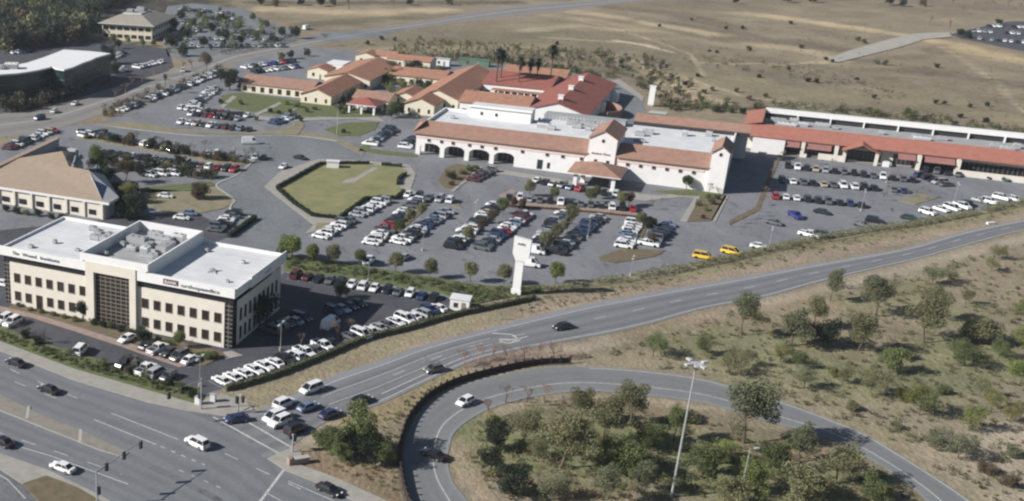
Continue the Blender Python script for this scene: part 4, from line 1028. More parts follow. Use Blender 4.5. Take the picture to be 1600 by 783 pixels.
# monument kiosk on the lawn edge
p = G(520,262); r = tag(empty('monument_sign', (p.x,p.y,0), R(-10)), 'small white block monument at the far edge of the lawn', 'monument')
b = MB(); b.box(-1.9,1.9,-1,1,0,2.0,M['white']); b.build('block', r); b = MB(); b.box(-2.1,2.1,-1.2,1.2,2.0,2.3,M['offwhite']); b.build('cap', r)
p = G(466,724); r = tag(empty('corner_monument', (p.x,p.y,0), R(20)), 'low pink brick corner wall beside the crosswalk', 'wall')
b = MB(); b.box(-1.8,1.8,-.5,.5,0,1.0,M['brickpath']); b.box(-1.9,-1.3,-.6,.6,0,1.4,M['brickpath']); b.build('brick_wall', r); b = MB(); b.box(-1.3,1.9,-.55,.55,1.0,1.12,M['kerb']); b.build('coping', r)

# ================================================================== VEHICLES
def loft(b, st, mat_):
    """st: list of (x, [(y,z)...]) closed half sections mirrored to the other side"""
    rings = []
    for x, pr in st:
        ring = [(x, y, z) for y, z in pr]+[(x, -y, z) for y, z in pr[::-1]]
        rings.append(ring)
    n = len(rings[0]); base = len(b.v); k = b.mi(mat_)
    for r in rings: b.v += r
    for i in range(len(rings)-1):
        for j in range(n):
            j2 = (j+1) % n; a = base+i*n
            b.f.append((a+j, a+j2, a+n+j2, a+n+j)); b.m.append(k)
    b.f.append(tuple(base+j for j in range(n))[::-1]); b.m.append(k)
    e = base+(len(rings)-1)*n; b.f.append(tuple(e+j for j in range(n))); b.m.append(k)
SHAPE = {  # length, half width, body stations (x, top z, width factor), cabin (x0 x1 bottom, x0 x1 top, roof z)
 'sedan': dict(hw=.90, body=[(-2.35,.62,.80),(-2.2,.88,.94),(-1.5,.96,1),(-.9,.97,1),(.9,.95,1),(1.5,.88,.98),(2.15,.72,.92),(2.35,.55,.78)], cab=(-1.75,1.15,-1.05,.45,1.42), wb=1.38, wr=.33),
 'hatchback': dict(hw=.88, body=[(-2.05,.65,.86),(-1.95,.98,.95),(-1.2,1.0,1),(.8,.98,1),(1.4,.9,.98),(1.9,.74,.92),(2.05,.55,.8)], cab=(-1.9,1.1,-1.55,.35,1.5), wb=1.25, wr=.32),
 'suv': dict(hw=.97, body=[(-2.4,.75,.88),(-2.32,1.1,.96),(-1.5,1.15,1),(.9,1.13,1),(1.5,1.08,.98),(2.2,.98,.93),(2.4,.62,.82)], cab=(-2.25,1.15,-1.95,.45,1.8), wb=1.45, wr=.38),
 'minivan': dict(hw=.98, body=[(-2.5,.7,.9),(-2.42,1.08,.96),(-1.4,1.1,1),(1.0,1.08,1),(1.8,.98,.97),(2.35,.8,.9),(2.5,.55,.8)], cab=(-2.38,1.75,-2.1,.75,1.82), wb=1.5, wr=.35),
 'van': dict(hw=1.02, body=[(-2.9,.8,.96),(-2.85,1.3,.98),(-1.4,1.3,1),(1.4,1.3,1),(1.9,1.2,.97),(2.7,1.0,.92),(2.9,.6,.84)], cab=(-2.84,2.0,-2.75,1.2,2.35), wb=1.8, wr=.37),
 'pickup': dict(hw=.98, body=[(-2.8,.75,.9),(-2.75,1.08,.97),(-.9,1.08,1),(1.2,1.12,1),(1.7,1.1,.98),(2.55,1.0,.94),(2.8,.62,.84)], cab=(-.85,1.45,-.65,.8,1.82), wb=1.75, wr=.39)}
_mc = {}
def carmeshes(kind, col, lod):
    key = (kind, col, lod)
    if key in _mc: return _mc[key]
    S = SHAPE[kind]; hw = S['hw']; paint = M['car_'+col]; zb = .22
    b = MB(); st = []
    for x, zt, wf in S['body']:
        h = hw*wf; zm = zb+(zt-zb)*.55
        st.append((x, [(h*.86, zb), (h, zb+.12), (h*1.0, zm), (h*.95, zt-.05), (h*.80, zt)]))
    loft(b, st, paint)
    a, c, d, e, zr = S['cab']; zt = S['body'][3][1]-.03; W = hw*.88; w2 = hw*.70
    # roof panel and pillars in body colour
    b.face([(d,-w2,zr+.01),(e,-w2,zr+.01),(e,w2,zr+.01),(d,w2,zr+.01)], paint)
    b.box(d, e, -w2, w2, zr-.05, zr, paint)
    for sy in (1, -1):
        for (xb, xt) in ((a, d), (c, e), ((a+c)/2-.1, (d+e)/2-.1)):
            b.tube((xb, sy*W, zt), (xt, sy*w2, zr-.02), .045, .04, paint, 4)
    if kind == 'van':   # panel sides
        for sy in (1, -1):
            b.face([(a,sy*(W+.02),zt),(.7,sy*(W+.02),zt),(.5,sy*(w2+.02),zr),(d,sy*(w2+.02),zr)][::sy], paint)
        b.face([(a-.02,-W,zt),(a-.02,W,zt),(d-.02,w2,zr),(d-.02,-w2,zr)], paint)
    if kind == 'pickup':
        b.box(-2.6, -1.0, -hw*.78, hw*.78, 1.085, 1.09, M['dark'])
        for sy in (1, -1): b.box(-2.75, -.9, sy*hw*.9-.06, sy*hw*.9+.06, 1.04, 1.2, paint)
        b.box(-2.78, -2.68, -hw*.9, hw*.9, 1.0, 1.2, paint)
    b.box(S['body'][-1][0]-.12, S['body'][-1][0]+.05, -hw*.7, hw*.7, .3, .48, M['dark'])
    b.box(-hw*0+S['body'][0][0]-.04, S['body'][0][0]+.1, -hw*.7, hw*.7, .3, .45, M['dark'])
    for sy in (1, -1): b.box(c-.45, c-.28, sy*hw*1.0-.02, sy*hw*1.0+.14 if sy > 0 else -hw+.02-.14, zt-.02, zt+.14, paint) if sy > 0 else b.box(c-.45, c-.28, -hw-.12, -hw+.02, zt-.02, zt+.14, paint)
    body = b.mesh('body', smooth=False)
    g = MB()
    B_ = [(a,-W),(c,-W),(c,W),(a,W)]; T_ = [(d,-w2),(e,-w2),(e,w2),(d,w2)]
    g.v = [(x,y,zt) for x, y in B_]+[(x,y,zr-.06) for x, y in T_]
    for f in ((0,1,5,4),(1,2,6,5),(2,3,7,6),(3,0,4,7),(4,5,6,7)): g.f.append(f); g.m.append(g.mi(M['carglass']))
    glass = g.mesh('window')
    wm = MB(); wm.tube((0,-.11,0),(0,.11,0), S['wr'], S['wr'], M['tyre'], 12); wheel = wm.mesh('wheel')
    rm = MB(); rm.tube((0,-.125,0),(0,.125,0), S['wr']*.6, S['wr']*.6, M['rim'], 10); rim = rm.mesh('rim')
    X1 = S['body'][-2][0]; X0 = S['body'][1][0]
    h = MB(); h.box(X1-.12, X1+.13, -.17, .17, .62, .76, M['lamp']); head = h.mesh('headlight')
    t = MB(); t.box(X0-.1, X0+.08, -.15, .15, .68, .88, M['tail']); tail = t.mesh('tail_light')
    _mc[key] = (body, glass, wheel, rim, head, tail); return _mc[key]
KN = {'sedan': ('car', 'sedan'), 'hatchback': ('car', 'hatchback'), 'suv': ('suv', 'SUV'), 'minivan': ('minivan', 'minivan'), 'van': ('van', 'van'), 'pickup': ('pickup', 'pickup truck')}
def make_car(kind, col, P, ang, lod, label, group=None):
    body, glass, wheel, rim, head, tail = carmeshes(kind, col, 0)
    S = SHAPE[kind]; r = empty(kind if kind != 'van' else 'delivery_van', P, ang)
    tag(r, label, KN[kind][0], group)
    link('body', body, r); link('window', glass, r)
    for sx in (1, -1):
        for sy in (1, -1):
            wl = link('wheel', wheel, r, (sx*S['wb'], sy*(S['hw']-.1), S['wr']))
            if lod == 0: link('rim', rim, wl)
    if lod == 0:
        for sy in (1, -1):
            link('headlight', head, r, (0, sy*S['hw']*.62, 0)); link('tail_light', tail, r, (0, sy*S['hw']*.66, 0))
    return r
CARS = []   # dict(P, ang, kind, col, area, phrase)
STALL = MB(); OIL = []
def pick_kind(col):
    return random.choices(['sedan','suv','hatchback','minivan','pickup'], [.46,.27,.1,.08,.09])[0]
def park(a, c, pat, area, across='V', z=.035, lines=True, pitch=2.75, jit=.25, L=5.0):
    """cars side by side along a->c on the ground, pattern of colours ('.' = empty bay)"""
    p = G(*a); q = G(*c); d = q-p; Ln = d.length; n = max(2, int(round(Ln/pitch))+1); d.normalize()
    ang = math.atan2(d.y, d.x)+math.pi/2; nv = Vector((-d.y, d.x, 0))
    for i in range(n):
        ch = pat[min(len(pat)-1, int(i*len(pat)/n))]; P = p+d*(Ln*i/(n-1))
        if lines:
            c0 = P-d*pitch/2
            strip_line(STALL, [c0-nv*L/2, c0+nv*L/2], .12, z+.012, M['stall'])
        OIL.append((P.x+nv.x*random.uniform(-1,1), P.y+nv.y*random.uniform(-1,1), z+.004, random.uniform(.35,.8)))
        if ch == '.': continue
        P = P+nv*random.uniform(-jit, jit)+d*random.uniform(-.12, .12)
        CARS.append(dict(P=Vector((P.x, P.y, z)), ang=ang+(math.pi if random.random() < .5 else 0)+random.uniform(-.02, .02), kind=pick_kind(ch), col=ch, area=area))
    if lines: strip_line(STALL, [q+d*pitch/2-nv*L/2, q+d*pitch/2+nv*L/2], .12, z+.012, M['stall'])
def rnd(n, wts='wwwwsssgggkkkbbrtlm'): return ''.join(random.choice(wts) for _ in range(n))
A1 = 'in the bays beside the lawn hedge'; 
park((500,372),(598,316),'wwwwdd.sswwwws'.replace('d','g'),A1)
park((579,382),(650,316),'wwgrkkw.gw','on the near side of the lawn tree row')
park((622,381),(698,333),'wgkswbbglsbs','on the far side of the lawn tree row')
park((706,388),(772,323),'kwgwskwtkw','left of the middle store lot trees')
park((752,390),(822,337),'gksbbrwlwmmw','right of the middle store lot trees')
park((838,385),(878,336),'kwsgksgw','left of the trees behind the pylon sign')
park((866,396),(936,342),'kgskgkbkbkks','right of the trees behind the pylon sign')
park((974,387),(990,351),'wwlwww','left of the small tree island')
park((1014,384),(1042,353),'wgkbkkl','right of the small tree island')
park((796,311),(988,329),'kwsgkgwkggmkwkrg','in the long row facing the canopy')
park((838,285),(906,298),'wksglrk','in the short row left of the canopy')
park((925,302),(962,306),'skw','in the short row before the canopy', lines=False)
park((638,307),(703,316),'wkgkswk','beside the rounded corner of the lawn')
park((578,227),(612,204),'wksbkgkk','in outer side bays left of the store')
park((632,232),(646,219),'wkk','in the side bays against the store arcade')
park((738,283),(766,268),'mkkg','beside the palm bed before the arcade')
park((1231,262),(1425,284),'kwktskgwkkgwkgkw','in the top row of the strip lot')
park((1440,277),(1478,291),'bkksg','at the right end of the top strip row')
park((1446,268),(1496,275),'kg.kgk','against the awnings of the strip shops', lines=False)
park((1222,285),(1366,297),'kwgktkgwwkkg','in the second row of the strip lot')
park((1396,299),(1412,301),'gb','in the pair by the bare trees of the strip lot')
park((1211,309),(1345,323),'rwwgkkgkkbkg','in the third row of the strip lot')
K_ = 'in the row behind the roadside hedge'
park((347,599),(684,485),'wwwwwkwwgwk.gwwsgwwwsbw',K_, jit=.15, z=.05)
park((463,433),(678,468),'mmkgkwwswkgwbkn','in the row under the green bank', z=.05)
park((425,520),(470,500),'gksb','in the shade beside the office wall', z=.05, lines=False)
park((520,490),(560,478),'bsbk','in the shade amid the office lot', z=.05, lines=False)
park((198,533),(298,566),'w.kw.kgwt','in front of the cream office', z=.05, jit=.1)
park((196,571),(262,592),'kwsg','along the green verge by the arterial', z=.05)
park((5,504),(20,508),'w','left end of the office forecourt', z=.05, lines=False)
park((336,362),(366,336),'gkwwgk','behind the office beside the clipped hedge', z=.05)
park((160,240),(366,268),'wkgkwkbkwgkkskgmwrkrg','in the long row behind the leafless trees')
park((128,208),(290,240),'kgkkkkwkgkg','in the shaded row along the cross street')
park((325,243),(412,249),'wwkg..wk','in the short row beside the junction')
park((188,174),(338,117),'wksk.gwkgwkslkgwkwwgwwkw','in the long row along the upper highway')
park((284,171),(386,183),'wwkwkkrgkkw','in the upper row of the courtyard lot')
park((300,180),(372,188),'wkmrkkks','in the middle row of the courtyard lot', lines=False)
park((284,193),(388,205),'wwtkwsgmklkw','in the lower row of the courtyard lot')
park((302,168),(335,139),'wkswwt','in the bays beside the sloping footpath')
park((426,194),(458,184),'bbswlk','on the island bays before the gabled hall')
park((382,107),(456,97),'wkwwpwrkb','in the back lot behind the porch wing')
park((398,114),(462,106),'kwwwsgwb','in the back lot, nearer row', lines=False)
park((214,107),(252,98),'wwwwww','in the white row beside the glass block', lines=False)
park((12,234),(82,206),'mwkwgwtr','behind the tan roofed building')
park((132,215),(160,208),'wk','beside the tan building corner', lines=False)
for y0, n_ in ((14,12),(24,10),(36,12),(48,12),(60,11),(72,9)):
    xl = 282+y0*.12; park((xl, y0+2),(xl+50+y0*1.55, y0+10-y0*.12), rnd(30, 'wwwwssggkkb..'), 'far', pitch=3.0, lines=False)
park((1520,50),(1590,54),rnd(16,'wwwsk..'),'far', lines=False); park((1530,62),(1600,68),rnd(16,'wwskk..'),'far', lines=False); park((1545,42),(1600,44),rnd(12,'wwsk..'),'far', lines=False)
park((176,92),(190,84),'wwsk','far', lines=False); park((262,68),(275,52),'sswk','far', lines=False); park((10,70),(40,66),'wskgw','far', lines=False); park((20,84),(44,82),'wsk','far', lines=False)
# single vehicles: (pixel on the ground, heading pixel, kind, colour, label)
def single(px, to, kind, col, label, z=.06): CARS.append(dict(P=None, px=px, to=to, kind=kind, col=col, label=label, z=z, area=None))
single((308,697),(282,684),'suv','w','white SUV driving across the middle of the intersection', .05)
single((98,735),(82,729),'sedan','w','pale sedan in the near carriageway below the median', .05)
single((4,695),(-12,688),'sedan','k','black car cut off by the left edge of the photo', .05)
single((76,613),(62,608),'sedan','k','black sedan above the median, second from left on the arterial', .05)
single((25,571),(12,566),'sedan','k','black sedan at far left of the arterial near the pavement', .05)
single((514,770),(530,778),'sedan','k','black sedan at the bottom heading out past the corner kerb', .05)
single((370,659),(356,661),'sedan','b','dark blue sedan turning at the crosswalk corner')
single((486,612),(470,618),'minivan','w','long white minivan last in the outer queue lane')
single((444,635),(460,628),'suv','w','white SUV queued ahead of the long white minivan')
single((429,656),(414,662),'minivan','w','white minivan at the stop line behind the dark blue SUV')
single((437,664),(421,671),'suv','w','white fronted SUV first at the crosswalk')
single((481,640),(497,634),'sedan','l','blue grey sedan in the middle of the queue')
single((515,651),(531,645),'sedan','b','blue sedan at the back of the inner queue lane')
single((462,675),(478,668),'suv','k','black SUV beside the crosswalk under the corner trees')
single((565,629),(580,624),'sedan','k','black sedan approaching the queue alone')
single((677,581),(664,584),'hatchback','g','grey hatchback on the road above the loop ramp')
single((879,514),(862,517),'sedan','k','black sedan alone on the long curving road')
single((726,632),(714,638),'hatchback','w','white hatchback entering the loop ramp')
single((677,715),(664,709),'sedan','k','dark sedan in the tree shadow on the loop ramp')
single((443,263),(433,269),'sedan','w','pale sedan on the drive left of the lawn', .05)
single((469,249),(480,251),'sedan','k','black sedan waiting at the junction above the lawn', .05)
single((391,225),(405,225),'van','w','white van driving along the cross street', .05)
single((1098,404),(1110,406),'minivan','y','bright yellow minivan, left of the two yellow vehicles', .05)
single((1142,397),(1154,400),'minivan','y','bright yellow minivan, right of the two yellow vehicles', .05)
single((1186,388),(1200,390),'sedan','w','white sedan right of the yellow vans', .05)
single((1264,370),(1277,373),'pickup','w','white pickup by the verge right of the white sedan', .05)
single((1285,370),(1297,372),'suv','g','grey SUV nosed against the white pickup', .05)
single((1242,340),(1252,346),'pickup','p','royal blue pickup alone in the strip lot aisle', .05)
single((1284,334),(1294,336),'sedan','k','black sedan alone below the third strip row', .05)
single((1209,351),(1222,354),'sedan','g','dark grey sedan beside the leafless planting strip', .05)
single((1366,348),(1378,350),'suv','k','black SUV parked by the verge hedge at mid lot', .05)
single((1346,354),(1358,357),'sedan','g','grey sedan in front of the black SUV by the verge', .05)
single((1420,343),(1431,345),'sedan','n','dark green sedan by the verge right of the black SUV', .05)
single((1449,335),(1462,339),'suv','w','white SUV, first of the pale cars along the verge', .05)
single((1470,330),(1482,334),'sedan','w','white sedan, second of the pale cars along the verge', .05)
single((1487,328),(1499,332),'minivan','w','white minivan among the pale cars along the verge', .05)
single((1503,325),(1514,329),'pickup','w','white pickup ending the first pale group along the verge', .05)
single((1512,321),(1523,326),'sedan','k','black sedan behind the white pickup by the verge', .05)
single((1531,316),(1543,319),'sedan','s','silver sedan starting the second pale group by the verge', .05)
single((1545,318),(1557,321),'suv','w','white SUV in the second pale group by the verge', .05)
single((1564,312),(1576,315),'suv','w','white SUV near the right edge by the verge', .05)
single((1584,314),(1594,317),'hatchback','w','small white hatchback closest to the right edge', .05)
single((1538,278),(1549,281),'sedan','k','black sedan before the low wall, left of its neighbour', .05)
single((1566,282),(1577,285),'sedan','n','dark green sedan before the low wall, right of its neighbour', .05)
single((826,416),(840,418),'van','w','white van just right of the pylon sign', .05)
single((834,396),(848,398),'van','w','white box van behind the pylon sign', .05)
single((577,411),(588,402),'minivan','w','white minivan between two round trees at the lot edge', .05)
single((632,405),(644,398),'sedan','s','silver sedan half hidden between round trees', .05)
single((126,551),(136,541),'minivan','w','white minivan alone on the office forecourt', .06)
single((516,511),(528,503),'van','w','white van catching the sun at the edge of the office shadow', .06)
single((284,343),(294,344),'sedan','w','white sedan by the dirt patch behind the office', .05)
single((297,336),(307,337),'sedan','l','light blue sedan next to the white sedan by the dirt patch', .05)
single((259,309),(270,310),'sedan','w','white sedan alone near the leaning olive tree', .05)
single((209,303),(220,305),'hatchback','s','silver hatchback under the trees by the tan building', .05)
single((233,276),(244,278),'minivan','w','white minivan, left one of three parked in the open', .05)
single((252,274),(263,276),'minivan','w','white minivan, middle one of three parked in the open', .05)
single((271,274),(282,276),'minivan','w','white minivan, right one of three parked in the open', .05)
single((192,112),(202,108),'van','w','large white van by the corner of the glass block', .05)
single((286,112),(288,106),'suv','w','white SUV below the upper car park', .05)
single((118,164),(126,160),'sedan','w','white sedan on the highway near the glass block', .06)
single((85,176),(93,172),'hatchback','w','small white car on the highway, further left', .06)
single((62,187),(50,190),'suv','b','dark blue SUV on the highway, leftmost', .06)
single((5,447),(16,449),'sedan','w','white sedan left of the office block', .06)
single((479,46),(488,44),'van','w','white van beside the far bend of the highway', .06)
for c in CARS:
    if c['P'] is None:
        c['P'] = G(*c['px']); c['P'].z = c['z']; q = G(*c['to']); c['ang'] = math.atan2(q.y-c['P'].y, q.x-c['P'].x)
    c['d'] = (c['P']-Vector((0,0,HC))).length
    c['x'], c['y'] = PX(c['P'])
areas = {}
for c in CARS:
    if c['area'] and c['area'] != 'far': areas.setdefault(c['area'], []).append(c)
for a, L in areas.items():
    L.sort(key=lambda c: c['x'])
    for i, c in enumerate(L):
        nm = CARCOL[c['col']][0]+' '+KN[c['kind']][1]
        same = [d for d in L if (d['col'], d['kind']) == (c['col'], c['kind'])]
        if len(same) == 1: c['label'] = f"only {nm} {a}"
        else:
            k = same.index(c)+1; c['label'] = f"{ordw(k)} {nm} from left {a}" if k < len(same) else f"rightmost {nm} {a}"
        c['group'] = 'cars parked '+a
near = sorted([c for c in CARS if c['area'] != 'far'], key=lambda c: c['d'])
indiv = near[:300]; rest = near[300:]+[c for c in CARS if c['area'] == 'far']
for c in indiv:
    # ridden wheels sit on the ground sheet
    make_car(c['kind'], c['col'], c['P'], c['ang'], 0 if c['d'] < 270 else 1, c['label'], c.get('group', 'moving and scattered vehicles'))
print('cars', len(CARS), 'individual', len(indiv), 'far', len(rest))
b = MB()
for c in rest:   # the far lots
    ca, sa = math.cos(c['ang']), math.sin(c['ang'])
    for me_ in carmeshes(c['kind'], c['col'], 0)[:2]:
        n = len(b.v); b.v += [(c['P'].x+v.co.x*ca-v.co.y*sa, c['P'].y+v.co.x*sa+v.co.y*ca, c['P'].z+v.co.z) for v in me_.vertices]
        for p in me_.polygons: b.f.append(tuple(n+i for i in p.vertices)); b.m.append(b.mi(me_.materials[p.material_index]))
tag(b.build('distant_parked_cars'), 'small distant parked cars filling the far car parks', 'cars', kind='stuff')
tag(STALL.build('parking_bay_lines'), kind='structure')
b = MB(); M['oil'] = mat('oil_stain', (.085,.085,.09), .7, var=.2)
for x, y, z, r_ in OIL:
    if random.random() < .7: b.face([(x+math.cos(k)*r_*random.uniform(.7,1.1), y+math.sin(k)*r_*random.uniform(.7,1.1), z) for k in [i*math.pi/4 for i in range(8)]], M['oil'])
tag(b.build('oil_stains'), kind='structure')

# ================================================================== PLANTS
def leafcloud(blobs, n, size, mt, seed, flat=.0):
    """many small leaf-clump faces spread through a set of ellipsoids (x,y,z,rx,ry,rz)"""
    r = np.random.default_rng(seed); wts = np.array([b_[3]*b_[4]*b_[5] for b_ in blobs])**.8; wts /= wts.sum()
    ch = r.choice(len(blobs), n, p=wts); B_ = np.array(blobs)[ch]
    d = r.normal(size=(n, 3)); d /= np.linalg.norm(d, axis=1)[:, None]; rad = r.random(n)**.28
    C = B_[:, :3]+d*B_[:, 3:]*rad[:, None]
    a = r.normal(size=(n, 3)); a += d*.4; nr_ = a/np.linalg.norm(a, axis=1)[:, None]
    t = np.cross(nr_, r.normal(size=(n, 3))); t /= np.linalg.norm(t, axis=1)[:, None]; u = np.cross(nr_, t)
    s = size*(.6+.8*r.random(n))[:, None]
    V = np.stack([C-t*s-u*s*.6, C+t*s-u*s*.5, C+t*s*.7+u*s*.7, C-t*s*.8+u*s*.6], 1).reshape(-1, 3)
    me = bpy.data.meshes.new('crown'); me.vertices.add(4*n); me.vertices.foreach_set('co', V.astype('f').ravel())
    me.loops.add(4*n); me.loops.foreach_set('vertex_index', np.arange(4*n, dtype='i'))
    me.polygons.add(n); me.polygons.foreach_set('loop_start', np.arange(0, 4*n, 4, dtype='i')); me.polygons.foreach_set('loop_total', np.full(n, 4, 'i'))
    me.update(calc_edges=True); me.materials.append(mt); return me
def trunkmesh(h, r0, limbs, mt, seed, lean=.05):
    rr = random.Random(seed); b = MB(); p = Vector((0,0,0)); tip = Vector((rr.uniform(-lean,lean)*h, rr.uniform(-lean,lean)*h, h*.62))
    mid = p.lerp(tip, .5)+Vector((rr.uniform(-.03,.03)*h, rr.uniform(-.03,.03)*h, 0))
    b.tube(p, mid, r0, r0*.75, mt, 6); b.tube(mid, tip, r0*.75, r0*.4, mt, 6)
    for i in range(limbs):
        s = mid.lerp(tip, rr.uniform(.0, 1)); a = rr.uniform(0, 6.28); l = h*rr.uniform(.22,.38)
        b.tube(s, s+Vector((math.cos(a)*l*.8, math.sin(a)*l*.8, l*.8)), r0*.35, r0*.1, mt, 5)
    return b.mesh('trunk')
TPL = {}
def template(kind, col, v):
    key = (kind, col, v)
    if key in TPL: return TPL[key]
    rr = random.Random(hash(key) % 9999 if False else sum(map(ord, kind+col))*7+v); m = LEAF[col]; sd = rr.randint(0, 99999)
    if kind == 'round':      # clipped lot tree, unit height 1 (metres scaled later): crown .25..1, radius .36
        bl = [(0,0,.64,.33,.33,.32)]+[(rr.uniform(-.22,.22),rr.uniform(-.22,.22),.62+rr.uniform(-.2,.25),.16,.16,.14) for _ in range(8)]
        cr = leafcloud(bl, 2600, .022, m, sd); tr = trunkmesh(.55, .028, 3, M['bark'], sd)
    elif kind == 'airy':     # open eucalyptus-like crown, visible trunk
        bl = []
        for i in range(15):
            a = rr.uniform(0, 6.28); q = rr.uniform(.05, .36); z = rr.uniform(.42, .92); s = rr.uniform(.09, .17)
            bl.append((math.cos(a)*q*(1.25-z*.6), math.sin(a)*q*(1.25-z*.6), z, s*1.1, s*1.1, s))
        bl.append((0,0,.68,.26,.26,.24))
        cr = leafcloud(bl, 5200, .0125, m, sd); tr = trunkmesh(.85, .022, 8, M['bark'], sd, .08)
    elif kind == 'dense':    # big dark spreading tree to the ground
        bl = [(0,0,.55,.34,.34,.36)]+[(rr.uniform(-.3,.3),rr.uniform(-.3,.3),rr.uniform(.2,.85),.17,.17,.16) for _ in range(12)]
        cr = leafcloud(bl, 4200, .018, m, sd); tr = trunkmesh(.6, .03, 4, M['bark'], sd)
    elif kind == 'shrub':    # low bush, radius .5, height ~ .7
        bl = [(0,0,.36,.34,.34,.34)]+[(rr.uniform(-.34,.34),rr.uniform(-.34,.34),rr.uniform(.14,.72),.18,.18,.16) for _ in range(11)]
        cr = leafcloud(bl, 2200, .024, m, sd); tr = None
    elif kind == 'small':    # feathery small tree, crown just clear of the ground
        bl = [(rr.uniform(-.05,.05),rr.uniform(-.05,.05),.58,.36,.36,.34)]+[(rr.uniform(-.36,.36),rr.uniform(-.36,.36),rr.uniform(.3,.92),.15,.15,.13) for _ in range(12)]
        cr = leafcloud(bl, 3000, .015, m, sd); tr = trunkmesh(.6, .022, 5, M['bark'], sd)
    elif kind == 'bare':     # leafless branching tree
        b = MB()
        def br(p, d, l, r_, dep):
            q = p+d*l; b.tube(p, q, r_, r_*.6, M['twig'] if col != 'rust' else M['twigred'], 4 if dep < 3 else 3)
            if dep == 0: return
            for _ in range(3 if dep > 1 else 4):
                e = (d+Vector((rr.uniform(-.8,.8), rr.uniform(-.8,.8), rr.uniform(-.1,.5)))).normalized(); br(q, e, l*rr.uniform(.6,.8), r_*.58, dep-1)
        br(Vector((0,0,0)), Vector((0,0,1)), .26, .03, 5); cr = b.mesh('crown'); tr = None
    elif kind == 'palm':
        b = MB(); t = MB(); t.tube((0,0,0),(.01,0,.5),.022,.017,M['bark'],7); t.tube((.01,0,.5),(0,0,.93),.017,.014,M['bark'],7); tr = t.mesh('trunk')
        for i in range(80):
            a = rr.uniform(0, 6.28); el = rr.uniform(-.9, 1.2); L = .17
            d = Vector((math.cos(a)*math.cos(el), math.sin(a)*math.cos(el), math.sin(el))); s = Vector((-math.sin(a), math.cos(a), 0))*.02
            p0 = Vector((0,0,.93)); p1 = p0+d*L*.6; p2 = p0+d*L+Vector((0,0,-.045))
            b.face([p0-s*.4, p1-s, p1+s, p0+s*.4], m); b.face([p1-s, p2, p1+s], m)
        for i in range(110):
            a = rr.uniform(0, 6.28); z = rr.uniform(.70,.92); s = Vector((-math.sin(a), math.cos(a), 0))*.01; p0 = Vector((math.cos(a)*.02, math.sin(a)*.02, z+.04)); p1 = Vector((math.cos(a)*.06, math.sin(a)*.06, z-.035))
            b.face([p0-s, p0+s, p1], LEAF['brown'])
        cr = b.mesh('crown')
    TPL[key] = (cr, tr); return TPL[key]
PL = []
NAMES = {'round': ('lot_tree','tree'), 'airy': ('airy_tree','tree'), 'dense': ('leafy_tree','tree'), 'shrub': ('shrub','shrub'), 'small': ('small_tree','tree'), 'bare': ('leafless_tree','tree'), 'palm': ('palm_tree','palm')}
LOOK = {'green':'green','bright':'bright green','olive':'olive','grey':'grey green','dark':'dark green','brown':'brown','yellow':'yellow green','rust':'rust coloured'}
LK2 = {'round':'rounded tree','airy':'open airy tree','dense':'bushy tree','shrub':'low shrub','small':'feathery small tree','bare':'leafless tree','palm':'tall palm'}
def plant(kind, col, px, h, area, wd=1.0, label=None, z=0.02): PL.append(dict(kind=kind, col=col, px=px, h=h, area=area, wd=wd, label=label, z=z))
for x, y, h, c in ((456,407,6.6,'bright'),(487,413,5.4,'bright'),(519,413,5.2,'olive'),(562,416,4.6,'green'),(618,426,5.4,'olive'),(671,435,5.0,'olive'),(735,441,5.2,'olive'),(787,444,5.2,'olive'),(868,443,5.6,'bright')):
    plant('round', c, (x,y), h, 'in the row edging the store lot')
plant('dense','bright',(448,404),6.5,'in the row edging the store lot')
for x, y, h in ((624,366,4.2),(641,350,4.4),(658,340,4.2)): plant('round','olive' if x > 630 else 'green',(x,y),h,'between the parked cars right of the lawn')
for x, y, h, c in ((731,379,4.6,'olive'),(751,363,4.0,'brown'),(768,349,4.2,'brown'),(785,335,5.0,'green'),(802,326,3.6,'rust'),(815,328,3.4,'rust')): plant('round',c,(x,y),h,'in the middle tree island of the store lot')
for x, y, h in ((850,390,5.2),(869,376,4.6),(879,366,4.0),(893,350,5.6)): plant('round','olive',(x,y),h,'in the island behind the pylon sign')
for x, y, h, k in ((999,357,4.6,'olive'),(1013,366,5.0,'dark'),(1017,384,3.6,'brown')): plant('round',k,(x,y),h,'on the small right hand island')
for x, y, h, k in ((827,307,5.0,'olive'),(865,313,4.2,'green'),(922,318,4.6,'green'),(931,311,4.0,'green'),(970,325,5.0,'olive'),(982,322,4.6,'brown')): plant('round',k,(x,y),h,'along the row facing the canopy')
plant('round','green',(1072,297),4.8,'against the blank store wall')
plant('bare','rust',(1107,304),4.5,'against the blank store wall'); plant('bare','brown',(1020,328),4.2,'on the paving right of the canopy'); plant('bare','rust',(1035,322),3.6,'on the paving right of the canopy')
for x, y, h, c in ((1091,322,2.4,'olive'),(1102,330,2.2,'yellow'),(1112,320,2.6,'olive'),(1098,342,1.8,'rust'),(1120,312,2.2,'brown'),(1106,310,2.0,'olive')): plant('shrub',c,(x,y),h,'in the sloping planting bed')
for x, y, h, c in ((706,280,3.4,'dark'),(722,273,3.0,'olive'),(733,268,3.2,'green'),(744,265,2.4,'green'),(704,290,2.2,'rust'),(716,282,1.8,'rust'),(700,276,2.6,'olive')): plant('shrub',c,(x,y),h,'in the bed before the arcade')
for x, y, h, c in ((1143,355,3.4,'rust'),(1156,350,3.6,'brown'),(1170,343,3.6,'rust'),(1182,338,3.8,'rust'),(1190,322,4.0,'rust'),(1196,308,4.0,'brown'),(1202,292,4.2,'rust'),(1207,278,4.2,'brown'),(1213,262,4.4,'brown'),(1219,250,4.4,'rust')):
    plant('bare',c,(x,y),h,'along the aisle left of the strip lot')
